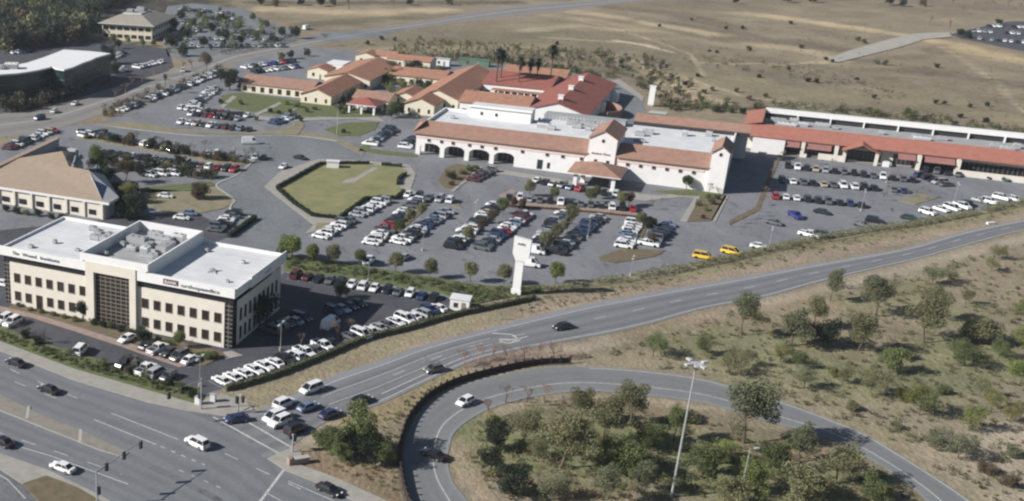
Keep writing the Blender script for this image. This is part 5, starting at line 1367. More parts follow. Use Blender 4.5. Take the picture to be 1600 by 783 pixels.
for x, y, h in ((1270,258,4.4),(1300,262,3.6),(1380,314,4.0),(1385,306,4.4),(1432,312,3.6),(1448,309,3.8),(1418,308,3.4)): plant('bare','brown',(x,y),h,'inside the strip lot')
for x, y, h in ((1168,224,2.4),(1190,236,1.8),(1442,262,2.2),(1458,264,2.4),(1475,268,2.0),(1230,240,2.2)): plant('shrub','dark',(x,y),h,'before the strip shop fronts')
# scrub field at the right
F1 = 'in the scrub below the curving road'; F2 = 'in the middle of the scrub field'; F3 = 'in the scrub beside the ramp'
for k, c, x, y, h, wd, a in (
 ('airy','grey',1158,524,9.6,.85,F1),('airy','grey',1297,470,8.2,.75,F1),('airy','grey',1368,494,9.5,1.15,F1),('airy','olive',1443,536,11.5,1.0,F1),('airy','grey',1236,540,8.2,1.35,F1),
 ('dense','dark',1289,544,7.0,1.0,F1),('airy','olive',1341,548,9.0,1.1,F1),('airy','olive',1458,500,8.0,.8,F1),('airy','olive',1270,512,7.0,1.1,F1),('shrub','yellow',1559,405,3.6,1.1,F1),('shrub','olive',1548,424,3.4,1.1,F1),
 ('dense','olive',1525,536,6.5,1.4,F1),('shrub','olive',1508,475,3.4,1,F1),('shrub','grey',1455,445,4.6,1.3,F1),('shrub','grey',1480,440,3.8,1,F1),('shrub','bright',1594,500,4.2,1,F1),('shrub','olive',1180,500,3.2,1,F1),
 ('shrub','green',1020,557,4.8,1.2,F2),('dense','green',1389,582,6.0,.9,F2),('shrub','yellow',1219,566,4.2,.9,F2),('shrub','green',1100,555,4.0,1,F2),('shrub','olive',1165,572,3.6,1,F2),('shrub','olive',1140,585,4.6,1.1,F2),
 ('shrub','green',1245,574,3.8,1,F2),('shrub','grey',1256,606,4.4,1.1,F2),('shrub','green',1506,572,5.0,1.2,F2),('shrub','green',1490,560,4.4,1.2,F2),('shrub','bright',1592,602,5.2,1.2,F2),('shrub','green',1560,560,4.2,1,F2),
 ('shrub','olive',1316,600,3.4,1,F2),('shrub','yellow',1300,586,2.8,1,F2),('shrub','olive',1415,560,3.2,1,F2),('shrub','bright',1596,545,4.6,1.2,F2),
 ('shrub','olive',1360,618,5.4,1.2,F3),('shrub','bright',1436,648,5.6,1.2,F3),('shrub','bright',1516,672,4.8,1.0,F3),('shrub','yellow',1548,640,4.0,1,F3),('shrub','grey',1497,716,4.6,1.3,F3),('shrub','grey',1460,700,4.0,1.2,F3),
 ('shrub','yellow',1578,660,3.6,1,F3),('shrub','olive',1330,640,3.0,1,F3),('shrub','yellow',1408,622,3.0,1,F3),('shrub','olive',1530,620,3.6,1,F3),('shrub','brown',1540,740,3.0,1.2,F3),('shrub','brown',1575,760,3.0,1.2,F3),('shrub','grey',1580,715,3.0,1,F3),('shrub','olive',1400,670,2.6,1,F3),('shrub','green',1470,615,3.0,1,F3)):
    plant(k, c, (x,y), h, a, wd)
# inside the loop
I1 = 'in the upper part of the loop island'; I2 = 'in the lower part of the loop island'
for k, c, x, y, h, wd, a in (
 ('airy','grey',1162,692,11.5,1.2,I1),('airy','grey',1247,722,7.2,1.1,I1),('airy','green',1052,690,6.6,.9,I1),('airy','olive',876,732,11.5,1.05,I2),('airy','olive',941,696,9.4,1.1,I1),('airy','olive',984,662,8.0,1.1,I1),
 ('airy','olive',818,690,6.6,1.2,I1),('dense','dark',774,702,5.2,1.1,I1),('dense','dark',767,734,4.6,1.1,I2),('dense','dark',801,772,5.6,1.1,I2),('dense','green',978,742,6.8,1.1,I2),('shrub','green',1010,702,5.2,1.1,I2),
 ('airy','grey',946,790,7.0,1.0,I2),('airy','grey',1006,770,6.4,1.0,I2),('shrub','grey',862,780,5.0,1,I2),('dense','green',1096,746,6.4,1.0,I2),('dense','green',1209,738,6.0,1.1,I2),('dense','bright',1172,768,6.0,1.0,I2),
 ('airy','olive',1305,756,7.0,1.4,I2),('dense','olive',1252,784,6.5,1.3,I2),('airy','olive',906,660,6.6,1.2,I1),  ('shrub','green',948,722,4.6,1.2,I2),
 ('bare','rust',762,652,5.4,1.0,I1),('bare','brown',790,630,4.8,1.2,I1),('bare','brown',820,634,4.8,1.2,I1),('bare','rust',850,628,4.2,1.2,I1),('dense','yellow',1125,724,3.8,1.0,I2),('shrub','bright',1130,716,3.6,1,I1),
  ('dense','olive',1140,796,6.0,1.2,I2),('dense','green',1365,790,5.0,1.2,I2), ('shrub','olive',840,716,3.6,1.2,I2),  ('shrub','olive',1075,660,3.2,1.2,I1),('shrub','yellow',770,664,3.2,1,I1),('shrub','brown',1195,706,2.6,1,I1), ('bare','brown',840,760,3.6,1,I2),('bare','rust',870,775,3.4,1,I2)):
    plant(k, c, (x,y), h, a, wd)
# corner clump
for x, y, h, c, wd in ((505,702,4.2,'green',1.1),(522,708,5.2,'green',1.1),(545,712,5.8,'dark',1.1),(563,708,9.4,'green',.85),(580,722,6.2,'dark',1.1),(596,728,5.2,'green',1.1),(532,720,3.8,'green',1.2)): plant('dense',c,(x,y),h,'in the clump between crosswalk and ramp',wd)
for x, y in ((748,566),(770,562),(792,566),(818,562),(840,560),(864,562),(725,574)): plant('bare','rust',(x,y),4.6,'between the road and the ramp',1.2)
# office surroundings
plant('round','dark',(129,498),4.4,'against the cream office front'); plant('round','green',(280,544),4.0,'against the cream office front'); plant('bare','brown',(299,553),4.4,'against the cream office front'); plant('dense','dark',(222,538),4.4,'against the cream office front')
for x, y, h, c in ((30,480,1.0,'green'),(48,486,1.0,'olive'),(66,490,1.1,'green'),(84,494,1.2,'green'),(100,498,1.2,'olive'),(118,503,1.4,'green'),(146,508,1.6,'dark'),(160,511,1.8,'dark'),(174,514,1.8,'green'),(190,518,1.6,'dark'),(204,522,1.4,'green'),(245,536,1.4,'olive'),(262,542,1.4,'green'),(310,560,1.6,'green'),(322,562,1.8,'green'),(334,560,1.6,'green')): plant('shrub',c,(x,y),h+.6,'in the bed along the office front')
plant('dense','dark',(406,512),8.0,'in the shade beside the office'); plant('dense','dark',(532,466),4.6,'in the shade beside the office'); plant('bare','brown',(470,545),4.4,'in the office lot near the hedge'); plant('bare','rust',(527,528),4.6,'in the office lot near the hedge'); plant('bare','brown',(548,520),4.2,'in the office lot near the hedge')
for x, y, h in ((32,531,4.6),(70,536,4.4),(14,524,4.2)): plant('bare','brown',(x,y),h,'on the verge left of the forecourt')
for x, y, h, c in ((40,528,2,'dark'),(60,538,1.8,'dark'),(110,556,1.6,'olive'),(205,585,1.6,'dark'),(230,592,1.8,'green'),(262,603,1.8,'dark'),(285,610,1.8,'green'),(300,620,1.6,'dark'),(160,571,1.4,'olive')): plant('shrub',c,(x,y),h+.8,'on the green verge by the arterial')
# left lots
L1 = 'in the left car parks'
plant('dense','bright',(152,266),8.4,L1,1.0); plant('dense','yellow',(200,318),7.0,L1,.9); plant('dense','dark',(212,336),7.4,L1,1.0); plant('airy','brown',(196,286),7.4,L1,1.1); plant('dense','dark',(168,286),5.6,L1); plant('dense','brown',(312,311),5.6,L1,1.3)
for x, y, h, c in ((236,266,4.6,'dark'),(282,262,4.2,'dark'),(262,268,4.0,'olive'),(218,275,4.4,'dark'),(178,224,3.6,'dark'),(205,222,3.8,'brown'),(238,232,4.0,'dark'),(262,234,3.6,'dark'),(290,243,4.0,'dark'),(340,252,3.6,'brown')): plant('dense',c,(x,y),h,L1,1.1)
for x, y, h in ((214,222,5),(250,232,5.4),(300,245,5.4),(345,250,4.6),(384,252,5.2),(396,250,5.4),(404,252,4.6),(372,256,4.2),(320,236,4.6),(276,238,5)): plant('bare','brown',(x,y),h,'along the cross street')
for x, y, h, c in ((10,330,2.6,'dark'),(26,334,3.0,'dark'),(42,336,2.6,'olive'),(60,338,3.0,'dark'),(80,342,2.4,'dark'),(97,345,3.4,'dark'),(112,350,2.2,'olive')): plant('shrub',c,(x,y),h,'before the tan building')
# upper left
plant('airy','brown',(322,114),9.4,'beside the upper highway',.9); plant('dense','dark',(359,142),9.8,'beside the upper highway',.9); plant('dense','dark',(345,128),6.4,'beside the upper highway'); plant('dense','dark',(378,140),5.4,'beside the upper highway'); plant('bare','brown',(507,72),8.6,'beside the upper highway',1.2)
for x, y in ((205,138),(222,132),(240,126),(262,118),(196,146),(180,155),(285,112),(300,108)): plant('bare','rust',(x,y),6.0,'on the highway median',1.2)
plant('palm','dark',(258,146),7.5,'beside the upper highway')
for x, y, h, c in ((462,60,7,'dark'),(440,56,5,'dark'),(400,62,5,'green'),(372,48,5.5,'green'),(352,62,6,'dark'),(330,52,6,'dark'),(318,74,6,'dark'),(300,44,6,'green'),(290,62,6,'dark'),(346,34,5,'green'),(312,30,5,'green'),(375,70,5,'dark'),(416,44,5,'olive'),(282,30,6,'dark'),(270,50,8,'dark'),(268,76,8,'dark'),(285,88,6,'dark'),(395,32,4.5,'green'),(430,68,4,'dark')): plant('dense',c,(x,y),h,'among the cars of the far upper lot')
for x, y, h, c in ((168,48,7,'olive'),(176,66,4,'yellow'),(200,68,3.5,'bright'),(222,72,4,'bright'),(240,72,3.5,'yellow'),(185,76,5,'dark'),(172,100,8,'dark'),(180,118,6,'dark'),(162,84,5,'dark'),(205,46,4,'dark')): plant('dense',c,(x,y),h,'around the hipped office')
for x, y, h, c in ((86,118,6,'dark'),(60,128,5,'dark'),(100,128,7,'dark'),(130,122,7,'dark'),(150,112,8,'dark'),(20,140,6,'olive'),(45,146,5,'dark'),(70,150,5,'brown'),(92,148,6,'dark'),(118,140,6,'dark'),(8,158,5,'olive'),(34,164,4,'brown'),(60,162,4.5,'dark'),(84,158,4.5,'brown'),(105,152,5,'dark')): plant('dense',c,(x,y),h,'in front of the curved glass block')
for x, y, h in ((22,168,5),(55,170,5),(12,172,4.5),(78,162,5),(96,158,5)): plant('bare','brown',(x,y),h,'in front of the curved glass block')
# courtyard
C_ = 'around the courtyard halls'
for k, x, y, h, c in (('dense',612,184,6.4,'green'),('dense',624,180,5.2,'dark'),('dense',548,156,4.0,'dark'),('dense',556,150,3.6,'green'),('dense',608,118,6.6,'olive'),('dense',618,128,6.2,'green'),('dense',634,126,5.6,'yellow'),('dense',652,112,5.6,'dark'),('dense',645,122,5.2,'dark'),('dense',668,140,4.2,'dark'),('dense',655,138,4.0,'dark'),('dense',602,130,4.4,'green'),
        ('shrub',480,176,2.4,'brown'),('shrub',492,172,2.6,'olive'),('shrub',453,176,2.0,'dark'),('shrub',422,176,2.6,'dark'),('shrub',436,178,2.2,'dark'),('shrub',345,162,2.6,'dark'),('shrub',376,164,2.6,'brown'),('shrub',400,188,2.2,'brown'),('shrub',470,190,2.0,'dark'),('shrub',535,178,2.6,'green'),('shrub',528,170,3.0,'olive'),('shrub',640,180,1.6,'green'),('shrub',655,184,1.6,'green'),('shrub',464,168,3.4,'green'),('shrub',448,164,3.0,'bright'),('shrub',537,208,2.2,'dark'),('dense',440,96,4.4,'green'),('dense',455,92,4.4,'dark'),('dense',480,88,4,'dark')): plant(k,c,(x,y),h,C_)
for x, y, h, c in ((596,124,5.4,'dark'),(640,116,6.4,'dark'),(660,122,5.6,'green'),(674,130,4.6,'dark'),(684,118,5.0,'olive'),(700,140,4.0,'green'),(630,142,4.4,'olive'),(644,150,4.2,'dark'),(790,142,4.2,'green'),(806,146,3.6,'dark'),(822,147,3.8,'green'),(600,164,4.6,'dark'),(745,150,3.6,'dark')): plant('dense',c,(x,y),h,C_)
for x, y, h in ((773,150,18.5),(779,147,17.0),(808,152,15.5),(824,150,14.6),(836,148,14.2),(857,141,18.0)): plant('palm','dark',(x,y),h,'in the palm court')
# sparse bushes on the open hillside
H_ = 'on the open hillside'
for x, y, h, c in ((1170,80,3.6,'brown'),(1235,38,3,'dark'),(1252,76,3,'brown'),(1340,64,3.5,'yellow'),(1350,68,3,'brown'),(1370,100,3.6,'olive'),(1382,102,3.4,'brown'),(1463,106,3,'dark'),(1290,94,2.6,'dark'),(1300,98,2.4,'dark'),(1232,110,2.4,'dark'),(1262,128,3,'dark'),(1275,130,3,'dark'),(1186,122,2.6,'dark'),(1338,126,2.4,'dark'),(1365,154,2.4,'dark'),(1462,162,2.4,'dark'),(1475,163,2.4,'dark'),(1515,168,2.2,'dark'),(1542,166,2.4,'dark'),(1425,180,3.2,'olive'),(1418,176,3,'green'),(1540,192,3,'dark'),(1500,184,2.6,'dark'),(1160,46,3,'dark'),(1134,46,2.6,'dark'),(1108,82,2.2,'dark'),(1120,84,2.4,'dark'),(1030,42,2.4,'dark'),(1080,32,2.2,'rust'),(970,100,3,'dark'),(1070,134,3,'dark'),(1090,120,2.4,'dark'),(1135,160,3,'olive'),(1100,168,3.6,'green'),(1120,174,3.6,'dark'),(1140,176,3.4,'green'),(1160,178,3.4,'dark'),(1080,170,3,'green'),(1060,172,3,'olive'),(1180,170,3,'brown'),(905,92,2.6,'dark'),(870,70,2.6,'dark'),(715,88,2.6,'dark'),(596,62,3,'dark'),(574,70,3,'dark'),(616,64,2.8,'brown'),(1100,146,2.6,'brown'),(1150,144,2.6,'brown'),(1112,142,2.4,'brown'),(1195,152,2.6,'rust'),(1170,156,2.8,'rust')): plant('shrub',c,(x,y),h,H_)
for x, y, h in ((545,14,10),(615,14,8),(1487,12,8),(1500,22,7),(1520,16,7),(1550,14,7),(1590,20,8),(1452,40,7),(1484,46,7),(1575,10,7)): plant('bare','rust',(x,y),h,'on the skyline at the top')
for x, y, h, c in ((408,8,6,'dark'),(430,10,5,'brown'),(470,8,5,'dark'),(500,10,6,'dark'),(520,8,5,'brown'),(640,8,5,'dark'),(700,8,5,'olive'),(1390,8,6,'dark'),(1410,10,5,'dark'),(1440,10,5,'olive'),(1230,4,6,'dark'),(1270,4,6,'dark'),(1150,6,5,'dark'),(1500,58,5,'dark'),(1512,60,4.5,'dark'),(1560,40,4,'dark')): plant('dense',c,(x,y),h,'on the skyline at the top',1.2)
byarea = {}
for p in PL:
    if p['kind'] == 'shrub' and p['area'] in (F1, F2, F3, I1, I2) and p['h'] >= 3.3: p['kind'] = 'small'; p['h'] *= 1.08
for p in PL: p['x'] = p['px'][0]; byarea.setdefault(p['area'], []).append(p)
for a, L in byarea.items():
    L.sort(key=lambda p: p['x'])
    for p in L:
        same = [q for q in L if (q['col'], q['kind']) == (p['col'], p['kind'])]; nm = LOOK[p['col']]+' '+LK2[p['kind']] if p['kind'] not in ('bare','palm') else LK2[p['kind']]
        if p['kind'] == 'bare': same = [q for q in L if q['kind'] == 'bare']
        k = same.index(p)+1
        p['label'] = (f"lone {nm} {a}" if len(same) == 1 else (f"{ordw(k)} {nm} from left {a}" if k < len(same) else f"rightmost {nm} {a}"))
        p['group'] = ('palms ' if p['kind'] == 'palm' else 'shrubs ' if p['kind'] == 'shrub' else 'trees ')+a
for i, p in enumerate(PL):
    cr, tr = template(p['kind'], p['col'], i % 3); P = G(*p['px']); h = p['h']
    r = empty(NAMES[p['kind']][0], (P.x, P.y, p['z']), random.uniform(0, 6.28)); r.scale = (h*p['wd'], h*p['wd'], h*(1 if p['kind'] != 'shrub' else .9))
    tag(r, p['label'], NAMES[p['kind']][1], p['group']); link('crown', cr, r)
    if tr: link('trunk', tr, r)
print('plants', len(PL))
# woodland in the far corner: one mass, plus ground brush
def scatter(name, label, cat, zone, n, hr, cols, tplk='dense', wd=1.0, nleaf=170, seed=3):
    """one mass of many small crowns inside a pixel polygon"""
    r = np.random.default_rng(seed); zone = [tuple(q) for q in zone]; xs = [q[0] for q in zone]; ys = [q[1] for q in zone]
    def inside(x, y):
        c = False; j = len(zone)-1
        for i in range(len(zone)):
            if (zone[i][1] > y) != (zone[j][1] > y) and x < (zone[j][0]-zone[i][0])*(y-zone[i][1])/(zone[j][1]-zone[i][1])+zone[i][0]: c = not c
            j = i
        return c
    allV = []; mi = []; mats = [LEAF[c] for c in cols]; k = 0
    while k < n:
        x = r.uniform(min(xs), max(xs)); y = r.uniform(min(ys), max(ys))
        if not inside(x, y): continue
        P = G(x, y); h = r.uniform(*hr); k += 1
        m_ = nleaf; d = r.normal(size=(m_, 3)); d /= np.linalg.norm(d, axis=1)[:, None]; rad = r.random(m_)**.4
        C = np.array([P.x, P.y, h*.5])+d*rad[:, None]*np.array([h*.42*wd, h*.42*wd, h*.5])*(1+.25*np.sin(d[:, :1]*5+k))
        s = (h*.055+.05)*(.6+.8*r.random(m_))[:, None]; a = r.normal(size=(m_, 3)); a /= np.linalg.norm(a, axis=1)[:, None]
        t = np.cross(a, r.normal(size=(m_, 3))); t /= np.linalg.norm(t, axis=1)[:, None]; u = np.cross(a, t)
        allV.append(np.stack([C-t*s-u*s*.6, C+t*s-u*s*.5, C+t*s*.7+u*s*.7, C-t*s*.8+u*s*.6], 1).reshape(-1, 3)); mi += [int(r.integers(len(mats)))]*m_
    V = np.concatenate(allV); nf = len(V)//4; V[:, 2] = np.maximum(V[:, 2], .03)
    me = bpy.data.meshes.new(name); me.vertices.add(len(V)); me.vertices.foreach_set('co', V.astype('f').ravel())
    me.loops.add(len(V)); me.loops.foreach_set('vertex_index', np.arange(len(V), dtype='i'))
    me.polygons.add(nf); me.polygons.foreach_set('loop_start', np.arange(0, 4*nf, 4, dtype='i')); me.polygons.foreach_set('loop_total', np.full(nf, 4, 'i'))
    for m in mats: me.materials.append(m)
    me.polygons.foreach_set('material_index', np.array(mi, 'i')); me.update(calc_edges=True)
    return tag(link(name, me), label, cat, kind='stuff')
scatter('woodland', 'dense dark woodland filling the far left corner', 'woodland', [(-60,62),(-60,-30),(270,-30),(205,6),(150,26),(150,60),(100,70),(40,78),(0,84)], 560, (6,12), ['dark','dark','dark','dark','olive','dark','brown'], nleaf=220, seed=5)
scatter('hedge_brush', 'dark brush strip behind the shops at the foot of the slope', 'brush', [(600,88),(760,90),(905,108),(975,124),(960,130),(900,116),(760,100),(640,92)], 110, (1.5,3.2), ['olive','green','dark','brown'], nleaf=90, seed=6)
scatter('gulch_brush', 'scattered brush over the eroded gulch', 'brush', [(940,90),(1010,84),(1070,120),(1110,160),(1050,178),(1000,140),(950,110)], 130, (1.2,3.4), ['dark','dark','brown','olive','brown'], nleaf=90, seed=8)
scatter('sage_scrub', 'low sage and dry scrub dotted over the field beyond', 'scrub', [(640,60),(960,80),(960,108),(760,92),(600,84)], 430, (.8,2.4), ['olive','brown','yellow','yellow','grey'], nleaf=60, seed=9)
scatter('field_scrub', 'small tufts and low weeds over the scrub field', 'scrub', [(900,560),(1120,500),(1300,456),(1640,372),(1640,783),(1540,783),(1420,710),(1290,648),(1120,590),(980,570)], 820, (.25,1.2), ['olive','yellow','brown','olive','grey'], wd=1.6, nleaf=44, seed=10)
scatter('island_scrub', 'small tufts and weeds over the loop island', 'scrub', [(745,665),(880,628),(1060,636),(1250,690),(1370,735),(1420,783),(780,783),(722,730)], 560, (.3,1.5), ['olive','green','brown','olive','rust'], wd=1.6, nleaf=44, seed=11)
scatter('verge_scrub', 'dry weeds along the road verge and hedge foot', 'scrub', [(846,455),(1041,430),(1250,385),(1620,322),(1620,328),(1300,396),(1080,436),(900,476),(800,494)], 230, (.2,.8), ['olive','brown','yellow','olive'], wd=1.8, nleaf=36, seed=12)
scatter('hill_scrub', 'thin low scrub speckling the dry hillside', 'scrub', [(960,40),(1300,10),(1640,100),(1640,200),(1200,165),(1040,100)], 420, (.3,1.1), ['olive','brown','dark','olive'], wd=2.2, nleaf=24, seed=13)
scatter('hill_scrub_band', 'bands of brown brush following the hollows of the hillside', 'scrub', [(1150,92),(1300,112),(1420,150),(1400,160),(1280,128),(1150,112),(1060,96),(1080,86)], 120, (.6,2.0), ['brown','dark','olive'], wd=1.8, nleaf=40, seed=41)
scatter('slope_foot_brush', 'brush thickening along the foot of the slope behind the shops', 'brush', [(1040,160),(1180,166),(1190,160),(1400,176),(1600,206),(1600,212),(1400,188),(1195,168),(1180,178),(1050,174)], 150, (1.0,3.0), ['dark','olive','brown','green'], wd=1.4, nleaf=80, seed=42)
scatter('bank_shrubs', 'green groundcover shrubs covering the bank below the store lot', 'groundcover', [(446,404),(560,420),(700,442),(770,452),(850,450),(846,456),(735,474),(690,456),(560,434),(450,420)], 340, (.4,1.2), ['green','olive','green','dark','brown'], wd=1.6, nleaf=60, seed=14)
scatter('verge_groundcover', 'low green groundcover on the arterial verge', 'groundcover', [(0,520),(60,540),(130,560),(200,580),(300,610),(312,626),(240,608),(116,573),(0,532)], 320, (.25,.8), ['green','dark','green','olive'], wd=1.7, nleaf=50, seed=15)
scatter('weedy_triangle', 'dry weeds in the triangle between crosswalk and ramp', 'scrub', [(480,700),(560,660),(640,622),(690,600),(632,650),(618,700),(622,770),(540,742)], 120, (.2,.7), ['brown','yellow','olive'], wd=1.6, nleaf=34, seed=16)

scatter('lot_strip_shrubs', 'dark shrubbery filling the strips between the left car park rows', 'shrubbery', [(164,250),(230,258),(300,272),(345,277),(345,282),(300,280),(230,268),(170,262)], 60, (1.5,3.6), ['dark','dark','olive','brown'], nleaf=130, seed=21)
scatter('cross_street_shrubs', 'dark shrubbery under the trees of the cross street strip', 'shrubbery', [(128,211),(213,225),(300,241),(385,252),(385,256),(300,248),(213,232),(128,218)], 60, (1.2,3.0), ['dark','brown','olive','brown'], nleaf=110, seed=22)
scatter('building_corner_shrubs', 'dark shrubbery behind the corner of the tan roofed building', 'shrubbery', [(190,300),(215,300),(222,345),(190,345),(172,290)], 26, (2.0,4.5), ['dark','dark','olive'], nleaf=220, seed=23)
scatter('courtyard_garden', 'leafy garden planting between the courtyard halls', 'garden', [(600,108),(650,104),(690,118),(700,136),(660,150),(612,158),(600,140)], 70, (1.5,4.5), ['green','olive','dark','yellow'], nleaf=130, seed=31)
scatter('pavilion_garden', 'shrubs around the entrance pavilion and hall fronts', 'garden', [(540,150),(556,146),(560,172),(532,178),(520,172)], 26, (1.2,3.0), ['green','dark','olive'], nleaf=110, seed=32)
scatter('far_lot_shrubs', 'dark trees and shrubs crowding between the cars of the far upper lot', 'shrubbery', [(262,22),(300,12),(380,26),(440,50),(440,66),(345,82),(290,92),(262,88)], 90, (2.0,5.0), ['dark','dark','green','olive'], nleaf=120, seed=33)
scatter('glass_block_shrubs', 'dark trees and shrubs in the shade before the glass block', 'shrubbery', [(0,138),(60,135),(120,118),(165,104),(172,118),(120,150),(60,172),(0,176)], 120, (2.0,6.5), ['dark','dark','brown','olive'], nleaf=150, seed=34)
scatter('highway_shrubs', 'brown brush along the highway edge and median', 'brush', [(150,178),(250,140),(345,106),(350,112),(260,146),(170,186)], 80, (1.0,3.0), ['brown','olive','brown','rust'], nleaf=80, seed=24)
# ---------------------------------------------------------------- hedges
def hedge(px, h, w_, col, label, name='hedge', step=.55, leaf=.13, dens=26, smooth=True, z=.1, ragged=False):
    W = wpts(px, smooth, 2); n = max(3, int(sum((W[i+1]-W[i]).length for i in range(len(W)-1))/step)); W = resample(W, n); c = W[n//2].copy(); c.z = 0
    r = tag(empty(name, c), label, 'hedge', 'clipped and natural hedges'); rr = np.random.default_rng(len(label)*13+n)
    P = np.array([(q.x-c.x, q.y-c.y, 0) for q in W]); i = rr.integers(0, n-1, n*dens); t = rr.random(n*dens)[:, None]
    C = P[i]*(1-t)+P[i+1]*t; d = P[i+1]-P[i]; d /= np.linalg.norm(d, axis=1)[:, None]+1e-9; nv = np.stack([-d[:, 1], d[:, 0], 0*d[:, 0]], 1)
    q = rr.random(n*dens); off = (rr.random(n*dens)-.5)*w_; zz_ = rr.random(n*dens)*h
    sel = q < .5; zz_[sel] = h*(.88+.2*rr.random(sel.sum())); off[~sel] = np.sign(off[~sel])*w_*(.42+.12*rr.random((~sel).sum()))
    if ragged:
        nz = np.interp(np.arange(n), np.arange(0, n+9, 9), rr.random(len(np.arange(0, n+9, 9))))*.7+np.interp(np.arange(n), np.arange(0, n+3, 3), rr.random(len(np.arange(0, n+3, 3))))*.5
        keep = nz[i] > .32; C = C[keep]; nv = nv[keep]; off = off[keep]*(1+.8*(rr.random(keep.sum())-.3)); zz_ = zz_[keep]*(.5+nz[i[keep]]*.9); i = i[keep]
    C = C+nv*off[:, None]; C[:, 2] = z+zz_*(1+.1*np.sin(i*.9))
    m_ = len(C); s = leaf*(.6+.8*rr.random(m_))[:, None]; a = rr.normal(size=(m_, 3)); a /= np.linalg.norm(a, axis=1)[:, None]; tt = np.cross(a, rr.normal(size=(m_, 3))); tt /= np.linalg.norm(tt, axis=1)[:, None]; u = np.cross(a, tt)
    V = np.stack([C-tt*s-u*s*.6, C+tt*s-u*s*.5, C+tt*s*.7+u*s*.7, C-tt*s*.8+u*s*.6], 1).reshape(-1, 3)
    me = bpy.data.meshes.new('foliage'); me.from_pydata(V.tolist(), [], np.arange(4*m_).reshape(-1, 4).tolist()); me.materials.append(LEAF[col]); link('foliage', me, r)
    b = MB(); Wl = [Vector((q.x-c.x, q.y-c.y, 0)) for q in W]
    for k in range(0, 0 if ragged else n-1):
        wallseg(b, Wl[k], Wl[k+1], z-.08, z+h*(.85 if not ragged else .3), w_*(.8 if not ragged else .3), LEAF[col])
    if not ragged: b.build('woody_core', r)
hedge([(352,611),(430,588),(512,556),(573,531),(634,516),(708,495),(769,482),(835,468)], 1.05, 1.0, 'grey', 'long dull green hedge between the office lot and the curving road')
hedge([(433,295),(500,258),(537,257),(577,257)], .9, .9, 'dark', 'clipped dark hedge along the upper left of the lawn', smooth=False, z=.15)
hedge([(596,259),(628,262)], .9, .9, 'dark', 'short clipped hedge at the upper right of the lawn', z=.15)
hedge([(433,296),(460,320),(489,339),(529,343)], .9, .9, 'dark', 'clipped dark hedge along the lower left of the lawn', z=.15, smooth=False)
hedge([(531,342),(571,313),(602,311),(619,312),(631,301)], .9, .9, 'dark', 'clipped dark hedge between lawn and parked cars', z=.15, smooth=False)
hedge([(622,290),(624,280),(634,274)], .9, .9, 'dark', 'tiny curved hedge at the right tip of the lawn', z=.15)
hedge([(358,372),(399,342)], 1.1, 1.2, 'dark', 'straight clipped hedge behind the office lot')
hedge([(850,455),(929,443),(1041,426),(1150,403),(1248,381),(1340,364),(1456,347),(1600,318),(1700,306)], 1.0, 1.6, 'olive', 'long ragged green hedge along the foot of the strip lot', ragged=True, dens=34)
hedge([(345,86),(400,76),(458,63)], 1.6, 1.4, 'dark', 'dark hedge edging the far upper lot', ragged=True)
hedge([(790,323),(900,331),(1000,341)], .5, .8, 'brown', 'low brown planting behind the row facing the canopy', leaf=.1)
hedge([(205,300),(232,296)], .7, 1, 'olive', 'short hedge by the brown tree in the left car parks')

# ---------------------------------------------------------------- guard fence round the ramp
ring = wpts([(642,796),(632,771),(624,722),(627,690),(639,656),(664,627),(697,606),(744,590),(825,572),(890,568)], True, 2)
Lr = sum((ring[i+1]-ring[i]).length for i in range(len(ring)-1)); npst = min(90, int(Lr/1.9)); ring = resample(ring, npst); c = ring[npst//2].copy(); c.z = 0
gr = tag(empty('guard_fence', c), 'dark timber guard fence with projecting posts curving round the ramp', 'fence')
b = MB()
for k in range(npst-1):
    for z0_ in (.10, .72): wallseg(b, ring[k]-c, ring[k+1]-c, z0_, z0_+.56, .14, M['brownrail'])
b.build('rail', gr)
pm = MB(); pm.box(-.16,.16,-.16,.16,0,1.7,M['brownrail']); pmesh = pm.mesh('post')
for k in range(npst): link('post', pmesh, gr, ring[k]-c)
# ---------------------------------------------------------------- street furniture
def lamp(px, h, arms, ang, label, name='parking_lamp', base=True):
    P = G(*px); r = tag(empty(name, (P.x,P.y,.02), R(ang)), label, 'lamp', 'light poles')
    b = MB(); b.tube((0,0,0),(0,0,h),.10*min(h,16)/8,.055*min(h,16)/8,M['midgrey'],8); b.build('pole', r)
    if base: b = MB(); b.tube((0,0,0),(0,0,.7),.3,.28,M['concrete'],10); b.build('base', r)
    for i in range(arms):
        a = 2*math.pi*i/arms; b = MB(); d = Vector((math.cos(a), math.sin(a), 0)); L = .9 if name != 'high_mast_light' else 1.25
        b.tube((0,0,h-.1), tuple(d*L+Vector((0,0,h))), .05,.05,M['midgrey'],5); ar = b.build('arm', r)
        b = MB(); b.rbox((d.x*(L+.3), d.y*(L+.3)), a, .8 if L < 1.2 else .95, .42 if L < 1.2 else .6, h-.08, h+.12 if L < 1.2 else h+.22, M['ltmetal']); b.build('lamp_head', r)
    return r
hm = lamp((1049,776), 23.3, 4, 20, 'very tall grey high mast light rising from the loop island', 'high_mast_light')
b = MB(); b.tube((0,0,23),(0,0,23.3),.9,.9,M['ltmetal'],14); b.build('lamp_ring', hm)
lamp((1157,772), 8.2, 1, 10, 'slim pale lamp post low in the loop island, right of the high mast', 'street_lamp')
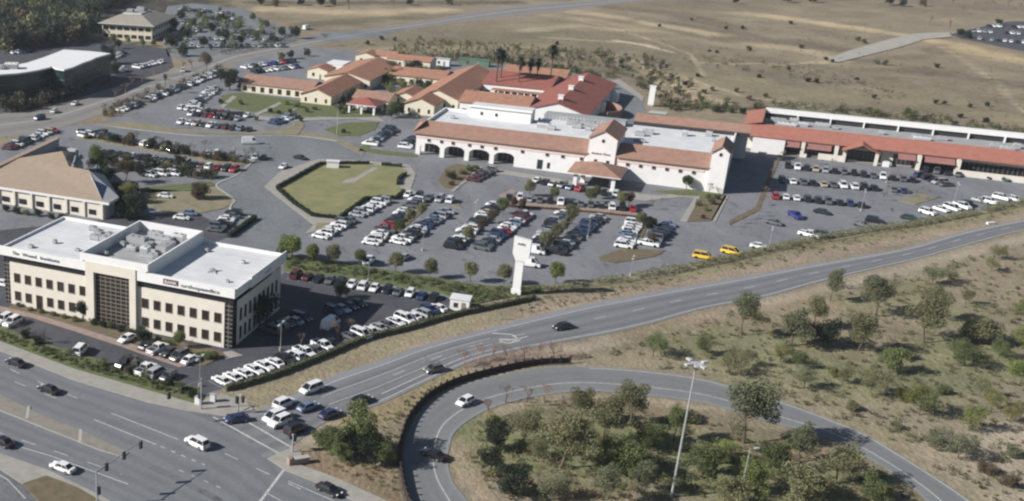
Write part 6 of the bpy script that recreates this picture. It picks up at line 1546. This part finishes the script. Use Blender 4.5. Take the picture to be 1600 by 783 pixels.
for i, (px, h, lb) in enumerate((((985,431),4.6,'lamp post at the bottom edge of the store lot below the small island'),((273,226),7,'dark pole beside the cross street, left one'),((366,234),7,'reddish pole beside the cross street, right one'),((741,348),6,'lamp post between tree rows in the middle of the store lot'),((918,372),6,'lamp post in the aisle right of the pylon sign'),((1200,392),6,'lamp post by the verge near the yellow vans'),((1345,330),6,'lamp post below the third strip row'),((1490,318),6,'lamp post near the pale cars by the verge'),((1385,286),6,'lamp post in the upper strip lot'),((660,392),6,'lamp post among the round trees'),((575,440),5,'lamp post on the green bank'),((438,548),6,'lamp post in the office lot beside the hedge'),((312,604),6,'pole at the corner of the office lot'),((460,196),6,'lamp post on the island before the gabled hall'),((320,196),6,'lamp post in the courtyard lot'))):
    lamp(px, h, 2 if i != 1 and i != 2 else 1, 65, lb)
P = G(526,210); r = tag(empty('flagpole', (P.x,P.y,0)), 'tall thin flagpole on the turning circle lawn', 'flagpole'); b = MB(); b.tube((0,0,0),(0,0,9),.1,.05,M['ltmetal'],8); b.build('pole', r); b = MB(); b.tube((0,0,9),(0,0,9.2),.12,.02,M['ltmetal'],8); b.build('finial', r)
for px, lb in (((663,566),'first small marker post on the dry verge above the ramp'),((858,551),'small marker post beside the curving road'),((782,500),'marker post on the upper verge of the curving road')):
    P = G(*px); r = tag(empty('marker_post', (P.x,P.y,0)), lb, 'post', 'marker posts'); b = MB(); b.box(-.07,.07,-.07,.07,0,1.9,M['midgrey']); b.build('post', r); b = MB(); b.box(-.3,.3,-.11,-.07,1.2,1.9,M['midgrey']); b.build('plate', r)
def signal(px, h, armto, label, heads=2):
    P = G(*px); q = G(*armto); a = math.atan2(q.y-P.y, q.x-P.x); L = (Vector((q.x,q.y,0))-Vector((P.x,P.y,0))).length
    r = tag(empty('traffic_signal', (P.x,P.y,.12), a), label, 'traffic light', 'traffic signals')
    b = MB(); b.tube((0,0,0),(0,0,h),.16,.11,M['midgrey'],8); b.build('pole', r)
    b = MB(); b.tube((0,0,h-.4),(L,0,h),.11,.06,M['midgrey'],6); b.build('mast_arm', r)
    hmesh = MB(); hmesh.box(-.28,.28,-.18,.18,-1.2,.1,M['dark']); 
    for k, z in enumerate((-.15,-.5,-.85)): hmesh.tube((0,.18,z-.05),(0,.3,z-.05),.13,.15,M['dark'],8)
    hm_ = hmesh.mesh('signal_head')
    for i in range(heads): link('signal_head', hm_, r, (L*(1-i*.38)-.3, 0, h-.1))
    link('signal_head', hm_, r, (.0, -.35, 3.2))
    return r
signal((152,790), 6.2, (222,742), 'traffic signal with mast arm at the bottom left corner', 3)
signal((314,640), 6.2, (262,664), 'traffic signal on the pavement corner by the office lot', 2)
signal((372,646), 4.0, (380,652), 'short signal post behind the turning blue sedan', 1)
signal((457,707), 3.4, (452,703), 'short signal post at the pink corner wall', 1)
for px, lb in (((309,632),'pale utility cabinet at the office corner, left of the pair'),((333,628),'pale utility cabinet at the office corner, right of the pair')):
    P = G(*px); r = tag(empty('utility_cabinet', (P.x,P.y,.14), R(-25)), lb, 'cabinet', 'utility cabinets'); b = MB(); b.box(-.5,.5,-.35,.35,0,1.4,M['offwhite']); b.build('case', r); b = MB(); b.box(-.55,.55,-.4,.4,1.4,1.5,M['midgrey']); b.build('lid', r)
P = G(1548,350); r = tag(empty('road_sign_board', (P.x,P.y,0), R(10)), 'small white board lying by the road at the far right', 'sign'); b = MB(); b.box(-1.2,1.2,-.4,.4,0,.5,M['white']); b.build('board', r)

# dark strip under the guard fence, painted in for its shadow band
b = MB()
for k in range(npst-1):
    wallseg(b, ring[k], ring[k+1], 0, .07, 1.1, M['shelf'])
tag(b.build('fence_shade_strip'), kind='structure')
# ---------------------------------------------------------------- thin winter haze over the whole valley
hz = bpy.data.materials.new('haze'); hz.use_nodes = True; t = hz.node_tree; t.nodes.clear()
v = t.nodes.new('ShaderNodeVolumePrincipled'); v.inputs['Color'].default_value = (.80,.88,1.0,1); v.inputs['Density'].default_value = .00009; v.inputs['Anisotropy'].default_value = .2
o_ = t.nodes.new('ShaderNodeOutputMaterial'); t.links.new(v.outputs[0], o_.inputs['Volume'])
b = MB(); b.box(-2700, 4200, -450, 6200, -4, 100, hz); tag(b.build('haze'), 'thin pale winter haze', 'haze', kind='stuff')
